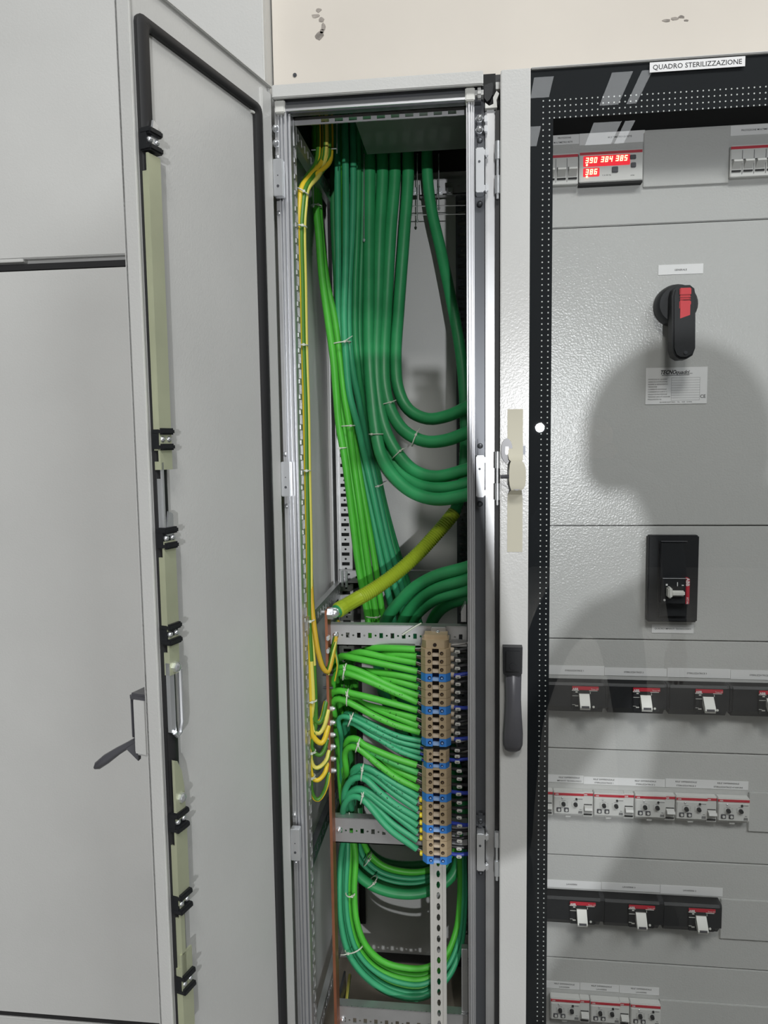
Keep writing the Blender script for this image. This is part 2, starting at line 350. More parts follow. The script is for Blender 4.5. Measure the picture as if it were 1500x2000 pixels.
for i in range(4):
    mb = MB(); c = W(812 + i * 19.5 + (8 if i > 1 else 0), 374, .368); mb.box(c.x - .006, c.x + .006, .364, .371, c.z - .007, c.z + .007, bev=.001); mb.cyl((c.x, .364, c.z), (c.x, .361, c.z), .004, n=6); mb.build('cage_nut', zinc, cc)
# wire grid under the roof
for y_ in (404, 421): mb = MB(); mb.tube([W(795, y_ - 1, .345), W(909, y_ - 3, .345)], .0011, 6); mb.build('grid_rod', zinc, cc)
for x_, yb in ((815, 432), (857, 408), (711, 470), (612, 402)): Y_ = .34 if x_ > 800 else .30 if x_ > 700 else .2; mb = MB(); mb.tube([W(x_, 300, Y_), W(x_, yb, Y_)], .0011, 6); mb.dome(W(x_, yb - 3, Y_), (0, 0, -1), .0028, .006, 8); mb.build('hanging_rod', zinc, cc)
mb = MB(); mb.tube([W(658, 232, .16), W(658, 300, .16)], .0009, 6); mb.build('hanging_rod', zinc, cc)
mb = MB(); mb.tube([W(608, 293, .16), W(657, 290, .16)], .0012, 6); mb.build('grid_rod', zinc, cc)
mb = MB(); mb.box(-.25, .0, .400, .406, .359, .378); mb.build('rear_gap', void, cc)
# channel plate right of the opening, with cap nuts
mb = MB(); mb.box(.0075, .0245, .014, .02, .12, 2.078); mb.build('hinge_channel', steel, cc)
for px, py, x in ((937, 230, .0155), (937, 252, .0155), (539, 250, -.3025), (539, 279, -.3025)):
    z = W(px, py, 0).z; mb = MB(); mb.cyl((x, .014, z), (x, .002, z), .0062, n=6); mb.dome((x, .002, z), (0, -1, 0), .0052, .008); mb.build('cap_nut', zinc, cc)
mb = MB(); mb.box(-.305, -.2985, .006, .014, .12, 2.075); mb.build('hinge_channel', galv, cc)
# ------------------------------------------------------------------ its open door
HX, HY = -.3043, -.0205
UD = Vector((-.2713, -.9625, 0)); ND = Vector((.9625, -.2713, 0)); HP = Vector((HX, HY, 0)); DW = .3215
def D(u, n, z): return HP + UD * u + ND * n + Vector((0, 0, z))
def DT(v): return D(v.x, v.y, v.z)          # local box coords (u, n, z)
def Dpx(px, py, n=0.0):
    d = RX * (px - CX) + DN * (py - CY) + FW * F; o = CAM - (HP + ND * n)
    t = -o.dot(ND) / d.dot(ND); p = CAM + d * t; q = p - HP; return q.dot(UD), p.z
ZD1, ZD0 = 2.0945, .30
mb = MB(); th = .0165
mb.box(.008, DW - .0005, -.004, -.001, ZD0, ZD1 - .0005, T=DT)
mb.box(.0, DW, -th, -.013, ZD0, ZD1, T=DT)
for b in ((DW - .004, DW, -th, .004, ZD0, ZD1), (0, .004, -th, .0, ZD0, ZD1), (0, DW, -th, .004, ZD1 - .003, ZD1), (0, DW, -th, .004, ZD0, ZD0 + .003)): mb.box(*b, bev=.001, T=DT)
door = mb.build('door', paint, cc)
mb = MB(); mb.box(.003, .0305, -.004, .0035, ZD0 + .02, ZD1 - .012, bev=.0015, T=DT); mb.build('hinge_flange', paint, door)
def rrect(a0, a1, b0, b1, r_, n):
    out = []
    for cu, cz, q in ((a1 - r_, b1 - r_, 0), (a0 + r_, b1 - r_, 90), (a0 + r_, b0 + r_, 180), (a1 - r_, b0 + r_, 270)):
        for k in range(4): a = math.radians(q + k * 30); out.append(D(cu + r_ * math.cos(a), n, cz + r_ * math.sin(a)))
    return out
go = (.0325, DW - .0135, ZD0 + .03, ZD1 - .041); gi = (.0515, DW - .0345, ZD0 + .043, ZD1 - .055); lp4 = []
for t_, n_ in ((0, -.001), (0, .004), (.25, .0075), (.75, .0075), (1, .004), (1, -.001)): lp4.append(rrect(*[a + (b - a) * t_ for a, b in zip(go, gi)], .012 - .006 * t_, n_))
mb = MB(); m_ = len(lp4[0]); mb.v = [tuple(p) for l in lp4 for p in l]
for r_ in range(5):
    for k in range(m_): mb.f.append((r_ * m_ + k, r_ * m_ + (k + 1) % m_, (r_ + 1) * m_ + (k + 1) % m_, (r_ + 1) * m_ + k)); mb.m.append(0)
mb.build('gasket', rubber, door)
mb = MB(); u_, z_ = Dpx(490, 217); mb.cyl(D(u_, 0, z_), D(u_ - .012, .004, z_), .0022, n=8); mb.build('door_stud', whitep, door)
ub = DW - .0235                            # lock bar line
def barseg(y0, y1, u0=None, hw=.0112, m=zincy, name='lock_bar', tip=None):
    z1 = Dpx(285, y0, .012)[1]; z0 = Dpx(310, y1, .012)[1]; u0 = ub if u0 is None else u0
    mb = MB()
    if tip == 'up': mb.prism([(u0 - hw, z0), (u0 + hw, z0), (u0 + hw, z1 - .02), (u0 + hw * .2, z1), (u0 - hw, z1 - .004)], .010, .013, 'y', T=DT)
    else: mb.box(u0 - hw, u0 + hw, .010, .013, z0, z1, T=DT)
    mb.box(u0 + hw - .002, u0 + hw, .004, .010, z0, z1 - .02, T=DT)
    return mb.build(name, m, door)
barseg(226, 300, ub - .003, .006, zinc, tip='up')
barseg(296, 880); barseg(870, 918); barseg(905, 1040, ub + .0075, .0016, zinc)
barseg(1005, 1050, ub - .002, .0065, zinc, tip='up'); barseg(1065, 1240); barseg(1262, 1330, hw=.0095); barseg(1668, 1805); barseg(1826, 1960, ub + .005, .004); barseg(1935, 2080)
for y in (277, 858, 1056, 1251, 1640, 1813, 1985):
    z = Dpx(300, y, .012)[1]; mb = MB()
    for dz in (-.0135, .0055): mb.box(ub - .0125, ub + .0125, .002, .0185, z + dz, z + dz + .008, bev=.002, T=DT)
    mb.box(ub - .010, ub + .012, .002, .012, z - .012, z + .012, T=DT); g = mb.build('bar_guide', blackp, door)
    mb = MB(); mb.dome(D(ub + .006, .012, z), ND, .004, .004, 8); mb.dome(D(ub - .006, .012, z), ND, .004, .004, 8); mb.build('guide_screw', zinc, door)
# lock gear behind the swing handle
def Dz(y): return Dpx(322, y, .012)[1]
mb = MB(); pts = [(ub - .008, Dz(1318)), (ub - .008, Dz(1425)), (ub - .004, Dz(1445)), (ub + .002, Dz(1449)), (ub + .007, Dz(1440))]
mb.tube([D(u, .014, z) for u, z in pts], .0032, 8); mb.box(ub + .001, ub + .0095, .006, .012, Dz(1440), Dz(1300), T=DT); mb.build('lock_link', zinc, door)
mb = MB(); mb.box(ub - .011, ub + .011, .0025, .0045, Dz(1590), Dz(1430), T=DT); mb.build('lock_backplate', rubber, door)
mb = MB(); mb.prism([(ub + .010, Dz(1495)), (ub + .004, Dz(1500)), (ub - .004, Dz(1525)), (ub - .008, Dz(1560)), (ub - .009, Dz(1620)), (ub + .010, Dz(1620))], .010, .014, 'y', T=DT); mb.build('lock_cam', zincy, door)
for y in (1310, 1577): mb = MB(); mb.cyl(D(ub, .012, Dz(y)), D(ub, .018, Dz(y)), .0065, n=6); mb.dome(D(ub, .018, Dz(y)), ND, .005, .003, 8); mb.build('lock_bolt', zinc, door)
# swing handle on the outer face
zh1, zh0 = Dpx(275, 1362, -.02)[1], Dpx(285, 1512, -.02)[1]
mb = MB(); mb.box(.286, .3195, -.041, -th, zh0 + .020, zh1 - .003, bev=.004, T=DT); mb.build('handle_plate', paint, door)
mb = MB(); mb.box(.290, .316, -.0475, -.040, zh1 - .062, zh1 - .006, bev=.003, T=DT); mb.box(.288, .3185, -.046, -.016, zh1 - .010, zh1, bev=.003, T=DT); mb.build('handle_housing', greyp, door)
p0 = D(.306, -.036, Dpx(288, 1436, -.036)[1]); p1 = p0 - ND * .072 + UD * .012 + Vector((0, 0, -.047))
mb = MB(); q = [p0.lerp(p1, t) + Vector((0, 0, .003 * math.sin(t * 3.14))) for t in (0, .12, .3, .5, .75, .93, 1)]
mb.tube(q, [.0052, .0050, .0044, .0052, .0066, .0056, .0022], 10); mb.prism([(p0.x - .004, p0.z - .002), (p0.x - .022, p0.z - .014), (p0.x - .006, p0.z - .030)], p0.y - .004, p0.y + .004, 'y'); mb.build('swing_lever', greyp, door)
# hinges of the open door
for y in (347, 936, 1648):
    z = W(540, y, -.02).z; mb = MB(); h = .028
    mb.box(-.3030, -.2875, -.0215, -.008, z - h, z + h, bev=.001); mb.build('hinge_plate', zinc, cc)
    mb = MB(); mb.cyl((-.3085, -.026, z + .016), (-.3085, -.026, z + h), .0045); mb.cyl((-.3085, -.026, z - h), (-.3085, -.026, z - .018), .0045); mb.cyl((-.3085, -.026, z - h - .016), (-.3085, -.026, z + h - .004), .0030); mb.build('hinge_pin', zinc, cc)
    mb = MB(); mb.cyl((-.3085, -.026, z - .0175), (-.3085, -.026, z + .0155), .0062); mb.build('hinge_barrel', paint, cc)
    mb = MB(); mb.cyl((-.2955, -.0215, z - .013), (-.2955, -.0222, z - .013), .0022, n=8); mb.cyl((-.2955, -.0215, z + .003), (-.2955, -.0220, z + .003), .0010, n=6); mb.build('hinge_screw', steel, cc)
    for dz in (h + .012, -h - .018):
        mb = MB(); mb.dome((-.3010, .006, z + dz), (0, -1, 0), .0045, .004); mb.build('fixing_screw', zinc, cc)
# ================================================================== RIGHT CABINET (distribution board behind glass)
db = thing('distribution_board', 'wide grey distribution board with a black-bordered glass door, at the right', 'cabinet', (0.45, 0.2, 0))
DXR = .86
mb = MB()
for b in ((.045, DXR, .40, .41, 0, 2.09), (DXR - .012, DXR, .004, .40, 0, 2.09), (.04, DXR, .004, .40, 2.080, 2.09), (.045, DXR, .0, .40, 0, .11)): mb.box(*b)
mb.build('body', paint, db)
mb = MB(); mb.box(.0245, .0395, .002, .03, .11, 2.05, bev=.002); mb.build('corner_post', galv, db)
mb = MB(); mb.box(.0395, .0462, -.006, .02, .11, 2.045); mb.box(.0225, .05, .016, .0215, 2.045, WB + .003); mb.build('door_seal', rubber, db)
mb = MB(); mb.prism([(.0225, 2.066), (.0225, 2.084), (.034, 2.0875), (.036, 2.0855), (.035, 2.070), (.031, 2.063), (.027, 2.060)], -.002, .010, 'y'); mb.build('corner_tab', blackp, db)
mb = MB(); mb.prism([(.024, 2.050), (.024, 2.058), (.030, 2.053), (.0365, 2.0555), (.036, 2.065), (.041, 2.074), (.045, 2.070), (.041, 2.061), (.042, 2.050)], -.004, .006, 'y'); mb.build('corner_clip', whitep, db)
for y in (335, 930, 1660):
    z = W(955, y, 0).z; h = .033
    mb = MB(); mb.box(.0095, .0225, -.010, .014, z - h, z + h, bev=.0015); mb.build('hinge_plate', zinc, db)
    mb = MB(); mb.box(.0085, .0235, .004, .014, z + h, z + h + .026, bev=.004); mb.dome((.016, .004, z + h + .015), (0, -1, 0), .0045, .003); mb.dome((.016, .008, z - h - .012), (0, -1, 0), .0045, .005); mb.build('hinge_bracket', steel, db)
    mb = MB()
    for dz in (-h + .001, h - .013): mb.box(.0225, .0290, -.010, -.002, z + dz, z + dz + .012, bev=.002)
    for dz in (-h - .004, h - .020): mb.cyl((.0425, -.012, z + dz), (.0425, -.012, z + dz + .026), .0042)
    mb.cyl((.0425, -.012, z - h - .012), (.0425, -.012, z + h + .004), .0024); mb.build('hinge_pin', zinc, db)
    mb = MB(); mb.cyl((.0150, -.0100, z + .012), (.0150, -.0106, z + .012), .0020, n=8); mb.build('hinge_screw', steel, db)
for y in (233, 252):
    z = W(955, y, 0).z; mb = MB(); mb.box(.0225, .0275, -.004, .004, z - .005, z + .005, bev=.001); mb.build('post_tab', zinc, db)
# inside cover plates
seams = [W(1078, 264, .06).z] + [W(1075, y, .06).z for y in (447, 1027, 1247, 1461, 1669, 1869.5)] + [.42, .12]
for a, b in zip(seams[:-1], seams[1:]):
    mb = MB(); mb.box(.10, .84, .06, .072, b + .0006, a - .0006, bev=.0014); mb.build('cover_plate', cover, db)
mb = MB(); mb.box(.09, .845, .078, .082, .12, 2.075); mb.build('dark_interior_sheet', void, db)  # black sheet standing in for the unlit interior behind the cover plates
# glass door
zg = 2.0945
mb = MB()
for b in ((.0465, .0905, -.02, .004, .12, 2.0965), (.80, .845, -.02, .004, .12, 2.0965), (.0905, .80, -.02, .004, zg, 2.0975), (.0905, .80, -.02, .004, .12, .18)): mb.box(*b, bev=.0015)
gd = mb.build('glass_door', paint, db)
mb = MB(); mb.box(.0905, .80, -.0190, -.0155, .18, zg); mb.build('glass_pane', glass, gd)
xb, zb2 = .1242, W(1078, 232, -.015).z
mb = MB()
for b in ((.0907, xb, -.0150, -.0143, .18, zg), (.765, .80, -.0150, -.0143, .18, zg), (xb, .765, -.0150, -.0143, zb2, zg), (xb, .765, -.0150, -.0143, .18, .22)): mb.box(*b)
mb.build('screen_print', frit, gd)
mb = MB(); dots = []
xa, xb_ = W(1061, 210, -.015).x, W(1073.5, 210, -.015).x; pz_ = .00835; zt0 = W(1063, 197, -.015).z
nn = 0; z = zt0
while z > .25: dots += [(xa, z), (xb_, z)]; z -= pz_
for r_ in range(4):
    for c_ in range(2, 76): dots.append((xa + (xb_ - xa) * .84 * c_ + .0004, zt0 - r_ * pz_))
for x, z in dots: mb.add([(x + .00115 * math.cos(k * 1.0472), -.0152, z + .00115 * math.sin(k * 1.0472)) for k in range(6)] + [(x + .00115 * math.cos(k * 1.0472), -.0149, z + .00115 * math.sin(k * 1.0472)) for k in range(6)], [tuple(range(6))] + [(k, (k + 1) % 6, 6 + (k + 1) % 6, 6 + k) for k in range(6)])
tag(mb.build('dot_pattern', dotm, gd, smooth=0), kind='stuff')
# lever handle and lock of the glass door
x0, x1, z0, z1 = R(982, 1262, 1020, 1318, -.03)
mb = MB(); mb.prism([(x0, z1), (x1, z1), (x1 - .0005, z0 + .004), (x1 - .003, z0), (x0 + .003, z0), (x0 + .0005, z0 + .004)], -.036, -.02, 'y'); mb.box(x0 + .001, x1 - .001, -.0385, -.030, z0 + .004, z1 - .002, bev=.004); mb.cyl(((x0 + x1) / 2, -.0385, z0 + .016), ((x0 + x1) / 2, -.0395, z0 + .016), .0055, n=12); mb.build('handle_head', blackp, gd)
zc = W(1003, 1318, -.03).z; ze = W(1003, 1469, -.03).z; xm = W(1002, 1390, -.036).x
mb = MB(); bm = []
prof = [(0, .0135, .010), (.10, .0132, .013), (.3, .0128, .016), (.5, .0138, .018), (.75, .0158, .017), (.9, .0155, .014), (.97, .0125, .010), (1, .007, .006)]
ring = 12; b0 = len(mb.v)
for t, hw, dp in prof:
    z = zc + (ze - zc) * t
    for k in range(ring):
        a = 2 * math.pi * k / ring; mb.v.append((xm + hw * math.cos(a), -.0215 - .003 - dp * .5 - dp * .5 * math.sin(a), z))
for i in range(len(prof) - 1):
    for k in range(ring): mb.f.append((b0 + i * ring + k, b0 + i * ring + (k + 1) % ring, b0 + (i + 1) * ring + (k + 1) % ring, b0 + (i + 1) * ring + k)); mb.m.append(0)
mb.f.append(tuple(range(b0, b0 + ring))); mb.m.append(0); mb.f.append(tuple(range(b0 + (len(prof) - 1) * ring, b0 + len(prof) * ring))); mb.m.append(0)
mb.build('lever_grip', greyp, gd, smooth=60)
c = W(990, 880, -.024); mb = MB()
mb.prism([(c.x + .0088 * math.cos(k * .3927), c.z + .019 * math.sin(k * .3927)) for k in range(16)], -.025, -.02, 'y'); lk = mb.build('lock_escutcheon', greyp, gd)
mb = MB(); mb.box(c.x - .0022, c.x + .0022, -.0256, -.0248, c.z - .006, c.z + .006, bev=.0008); mb.build('lock_slot', zinc, gd)
c = W(1009, 930, -.035); mb = MB()
mb.prism([(c.x + .0125 * math.cos(k * .3927) * (1 if abs(math.cos(k * .3927)) < .8 else .95), c.z + .022 * math.sin(k * .3927)) for k in range(16)], -.041, -.029, 'y'); mb.cyl((c.x, -.02, c.z), (c.x, -.029, c.z), .006); mb.cyl((c.x - .0235, -.030, c.z - .001), (c.x - .009, -.033, c.z - .001), .003); mb.build('lock_knob', greyp, gd)
mb = MB(); mb.box(W(1021, 870, -.02).x, W(1026, 870, -.02).x, -.023, -.02, W(1021, 887, -.02).z, W(1021, 871, -.02).z); mb.build('lock_tab', steel, gd)
def flat_ribbon(name, pts, hw, m, label, cat, group=None):
    mb = MB(); n = len(pts)
    vs = []
    hws = hw if isinstance(hw, list) else [hw] * n
    for (x, y, z), h_ in zip(pts, hws): vs += [(x - h_, y, z), (x + h_, y, z)]
    for (x, y, z), h_ in zip(pts, hws): vs += [(x - h_, y - .0003, z), (x + h_, y - .0003, z)]
    fs = []
    for i in range(n - 1):
        fs += [(2 * i, 2 * i + 1, 2 * i + 3, 2 * i + 2), (2 * n + 2 * i, 2 * n + 2 * i + 2, 2 * n + 2 * i + 3, 2 * n + 2 * i + 1), (2 * i, 2 * i + 2, 2 * n + 2 * i + 2, 2 * n + 2 * i), (2 * i + 1, 2 * n + 2 * i + 1, 2 * n + 2 * i + 3, 2 * i + 3)]
    mb.add(vs, fs); o = mb.build(name, m, loc=pts[0]); return tag(o, label, cat, group)
xt = W(1006, 900, -.02).x
zz = lambda y: W(1006, y, -.02).z
tp = [(0, -.0202, 799), (0, -.0202, 855), (0, -.024, 865), (0, -.0253, 885), (.0005, -.0335, 897), (.001, -.0405, 900), (.002, -.0413, 906), (.0025, -.0415, 918), (.0025, -.0416, 935), (.0025, -.0415, 946), (.002, -.0413, 952), (.001, -.0400, 956), (.0005, -.030, 960), (0, -.0205, 966), (0, -.0202, 975), (0, -.0202, 1078)]
flat_ribbon('masking_tape', [(xt + a, b, zz(c_)) for a, b, c_ in tp], [.0118, .0118, .0118, .0118, .0105, .0085, .0112, .0126, .0127, .0118, .0100, .0080, .0095, .0112, .0118, .0118], tape, 'strip of cream masking tape stuck down the glass door frame over its lock', 'tape')
# ================================================================== LABELS
def label(q, Y, texts, lab, group=None, th=.0005, name='label', hts=None, tag_name='label'):
    x0, x1, z0, z1 = R(*q, Y); t = thing(name, lab, tag_name, ((x0 + x1) / 2, Y, (z0 + z1) / 2), group)
    mb = MB(); mb.box(x0, x1, Y - th, Y, z0, z1); mb.build('paper', white, t, smooth=0)
    for s, fx, fz, h in texts: lettering(s, h, x0 + (x1 - x0) * fx, Y - th - .0001, z1 - (z1 - z0) * fz, ink, t, bold=.012, maxw=(x1 - x0) * .98)
    return t
label((1269, 122.5, 1455, 129.5), -.0191, [('QUADRO STERILIZZAZIONE', .5, .5, .0068)], 'white title label reading QUADRO STERILIZZAZIONE on top of the glass door')
YC = .0598
label((1286, 518, 1373, 534), YC, [('GENERALE', .5, .55, .0028)], 'small white label reading GENERALE above the rotary switch')
label((1273, 1219, 1354.5, 1237), YC, [('QUADRO IMPIANTI TECNOLOGICI', .5, .5, .0026)], 'small white label just below the tall black breaker')
label((1079, 265, 1131, 281), YC, [('PROTEZIONE', .45, .3, .0024), ('MULTIMETRO RETE', .4, .75, .0024)], 'two-line white label above the left fuse holder, top row')
label((1132, 261.5, 1259, 277), YC, [('MULTIMETRO DI RETE', .62, .45, .0026)], 'white label above the red lit panel meter')
label((1427, 246, 1530, 260), YC, [('PROTEZIONE MULTIMETRO', .50, .5, .0026)], 'white label in the top right corner above the four-pole switch')
for q, s, d in (((1070, 1299, 1180, 1319.5), 'STERILIZZATRICE 1', 'first'), ((1181, 1303.5, 1302, 1321.5), 'STERILIZZATRICE 2', 'second'), ((1303.5, 1304.5, 1426, 1325), 'STERILIZZATRICE 3', 'third'), ((1427, 1308, 1548, 1329), 'STERILIZZATRICE 4', 'fourth')):
    label(q, YC, [(s, .47, .52, .0026)], 'white strip label, %s in the row above the upper black breakers' % d, 'labels above the upper row of breakers')
RD = "RELE' DIFFERENZIALE"
label((1070, 1512.5, 1139.3, 1529.5), YC, [(RD, .6, .3, .0026), ('IMPIANTI TECNOLOGICI', .6, .75, .0026)], 'leftmost white two-line label above the upper row of relays', 'labels above the relays')
label((1140, 1516.5, 1298.8, 1537), YC, [(RD, .25, .3, .0026), ('STERILIZZATRICE 1', .25, .75, .0026), (RD, .76, .3, .0026), ('STERILIZZATRICE 2', .76, .75, .0026)], 'middle white label with two texts above the upper row of relays', 'labels above the relays')
label((1300, 1520.5, 1461, 1543), YC, [(RD, .25, .3, .0026), ('STERILIZZATRICE 3', .25, .75, .0026), (RD, .76, .3, .0026), ('STERILIZZATRICE 4 VAPORE', .76, .75, .0026)], 'right white label with two texts above the upper row of relays', 'labels above the relays')
for q, s, d in (((1066, 1717, 1174, 1737.5), 'LAVAFERRI', 'left'), ((1175, 1722.5, 1289, 1743), 'LAVAFERRI 2', 'middle'), ((1290, 1728, 1411, 1751), 'LAVAFERRI 3', 'right')):
    label(q, YC, [(s, .47, .5, .0027)], 'white strip label, %s of three above the lower row of black breakers' % d, 'labels above the lower row of breakers')
for q, d in (((1066, 1915, 1132, 1933), 'left'), ((1133, 1919, 1209, 1938), 'middle'), ((1210, 1924, 1287, 1944), 'right')):
    label(q, YC, [(RD, .55, .3, .0026), ('LAVAFERRI', .55, .75, .0026)], 'white two-line label, %s of three above the lowest relays' % d, 'labels above the lowest relays')
# nameplate
x0, x1, z0, z1 = R(1261.5, 719, 1380, 788, YC); t = thing('nameplate', 'white maker plate with a logo, ruled lines and CE mark below the rotary switch', 'nameplate', ((x0 + x1) / 2, YC, (z0 + z1) / 2))
mb = MB(); mb.box(x0, x1, YC - .0006, YC, z0, z1); mb.build('plate', white, t, smooth=0)
wd, hh = x1 - x0, z1 - z0; yl = YC - .0007
fx = lambda u: x0 + wd * u
fz = lambda v: z1 - hh * v
lettering('TECNO', .0062, fx(.245), yl, fz(.125), ink, t, 'LEFT', bold=.03, shear=.3, name='logo', maxw=.024)
lettering('quadri', .0056, fx(.49), yl, fz(.13), ink, t, 'LEFT', bold=.02, shear=.4, name='logo', maxw=.024)
mb = MB(); mb.box(fx(.26), fx(.71), yl, yl + .0001, fz(.215), fz(.20)); mb.box(fx(.55), fx(.76), yl, yl + .0001, fz(.175), fz(.165)); mb.build('logo_line', ink, t, smooth=0)
mb = MB()
for i in range(10): v = .28 + i * .0685; mb.box(fx(.42), fx(.88), yl, yl + .0001, fz(v + .006), fz(v))
for u in (.42, .88): mb.box(fx(u), fx(u) + .0003, yl, yl + .0001, fz(.9), fz(.28))
mb.build('ruled_lines', mat('grey_ink', (.25, .25, .26)), t, smooth=0)
for i, s in enumerate(('MATRICOLA N. QUADRO', 'ANNO DI COSTRUZIONE', 'NORME DI RIFERIMENTO', 'TENSIONE', 'CORRENTE NOMINALE', 'CORRENTE DI CORTO C.', 'GRADO DI PROTEZIONE', 'TENSIONE CIRCUITI AUSILIARI', 'FREQUENZA Hz')):
    lettering(s, .0021, fx(.04), yl, fz(.315 + i * .0685), ink, t, 'LEFT', maxw=(.20 + .012 * len(s) * .5) * wd)
lettering('CE', .0052, fx(.935), yl, fz(.80), ink, t, bold=.01, name='ce_mark')
lettering('QUADRI ELETTRICI   TEL.   FAX   E-MAIL', .0020, fx(.5), yl, fz(.945), ink, t, maxw=wd * .92)
# ================================================================== ROTARY SWITCH
c = W(1327, 592, .03); kx, kz = c.x, c.z; K = .00084
rs = thing('rotary_switch', 'large black rotary main switch with a red bar, handle pointing down', 'switch', (kx, .06, kz))
mb = MB(); mb.tube([(kx, .0595, kz), (kx, .050, kz), (kx, .040, kz), (kx, .036, kz)], [.0325, .0325, .0308, .028], 32); mb.build('base_disc', blackp, rs)
kh = kx + .0025; zb_ = W(1330, 701, .008).z
mb = MB(); pl = [(kh - .0175, kz + .008), (kh - .015, kz + .019), (kh - .007, kz + .0245), (kh + .009, kz + .0245), (kh + .0155, kz + .019), (kh + .0175, kz + .008), (kh + .0168, zb_ + .016), (kh + .013, zb_ + .005), (kh + .005, zb_), (kh - .006, zb_), (kh - .0135, zb_ + .005), (kh - .0172, zb_ + .016)]
bm = bmesh.new(); f_ = bm.faces.new([bm.verts.new((p[0], .036, p[1])) for p in pl]); ex = bmesh.ops.extrude_face_region(bm, geom=[f_])
for v in ex['geom']:
    if isinstance(v, bmesh.types.BMVert): v.co.y = .006 if v.co.z < kz - .02 else .014
bmesh.ops.bevel(bm, geom=[e for e in bm.edges if all(v.co.y < .03 for v in e.verts)], offset=.003, segments=2, affect='EDGES')
bm.verts.index_update(); mb.add([v.co.copy() for v in bm.verts], [[v.index for v in f.verts] for f in bm.faces]); bm.free(); mb.build('handle', blackp, rs)
mb = MB(); xr_ = kh + .0012; kz -= .007
for a, b in ((.0265, .0155), (.0145, .0115), (.0105, .0085), (.0075, -.0225)): mb.box(xr_ - .0085, xr_ + .0085, .0105, .020, kz + b, kz + a, bev=.0012)
mb.box(xr_ - .0085, xr_ + .0085, .0125, .020, kz - .022, kz + .026, bev=.001); mb.build('red_bar', redp, rs)
mb = MB(); mb.cyl((kh + .002, .0065, zb_ + .009), (kh + .002, .0050, zb_ + .009), .0028, n=10); mb.build('padlock_rivet', steel, rs)
# ================================================================== TALL BLACK BREAKER
x0, x1, z0, z1 = R(1267, 1046, 1361, 1216, .045)
x1 = x0 + .0795
tb = thing('tall_breaker', 'tall black moulded breaker with a sideways white toggle, in the third plate', 'breaker', ((x0 + x1) / 2, .06, z0))
mb = MB(); mb.box(x0, x1, .046, .0605, z0, z1, bev=.002); mb.build('bezel', blackp, tb)
u = lambda a: x0 + (x1 - x0) * a
v = lambda a: z1 - (z1 - z0) * a
mb = MB()
for b in ((u(.20), u(.215), v(.965), v(.06)), (u(.77), u(.785), v(.52), v(.06)), (u(.2), u(.785), v(.065), v(.055)), (u(.22), u(.76), v(.945), v(.937))): mb.box(b[0], b[1], .0453, .0462, b[2], b[3])
mb.box(u(.83), u(.97), .0453, .0462, v(.487), v(.478)); mb.build('seam', void, tb)
mb = MB(); mb.box(u(.22), u(.77), .041, .0465, v(.93), v(.07), bev=.0015); mb.build('body', blackp, tb)
mb = MB(); mb.box(u(.235), u(.75), .0402, .042, v(.068), v(.058)); mb.build('top_lip', greyp, tb)
mb = MB(); mb.box(u(.235), u(.72), .030, .042, v(.765), v(.468), bev=.001); fb = mb.build('toggle_block', blackp, tb)
mb = MB(); mb.box(u(.70), u(.775), .0285, .042, v(.765), v(.470), bev=.001); mb.build('red_band', red, tb)
mb = MB(); mb.box(u(.30), u(.66), .0295, .0305, v(.70), v(.56)); mb.build('toggle_slot', void, tb)
mb = MB(); mb.box(u(.40), u(.665), .0215, .030, v(.665), v(.605), bev=.002); mb.box(u(.315), u(.40), .0145, .030, v(.68), v(.56), bev=.002); mb.build('toggle', whitep, tb)
mb = MB(); mb.cyl((u(.29), .030, v(.72)), (u(.29), .0293, v(.72)), .0018, n=8); mb.box(u(.53), u(.545), .0294, .0302, v(.56), v(.515)); mb.box(u(.31), u(.345), .0294, .0302, v(.555), v(.535)); mb.box(u(.62), u(.66), .0294, .0302, v(.555), v(.545)); mb.box(u(.25), u(.7), .0294, .0302, v(.473), v(.470)); mb.build('marks', white, tb)
def vlet(txt, h, x, y, z, m, parent, name='lettering'):
    o = lettering(txt, h, 0, 0, 0, m, parent, name=name, bold=.02)
    for q in o.data.vertices:
        px_, pz2 = q.co.x + BASE[parent.name].x, q.co.z + BASE[parent.name].z
        q.co.x, q.co.y, q.co.z = x + pz2 - BASE[parent.name].x, y - BASE[parent.name].y, z - px_ - BASE[parent.name].z
    return o
vlet('ABB', .0052, u(.735), .0283, v(.51), white, tb, 'brand_lettering'); vlet('XT1N', .003, u(.735), .0283, v(.72), white, tb)
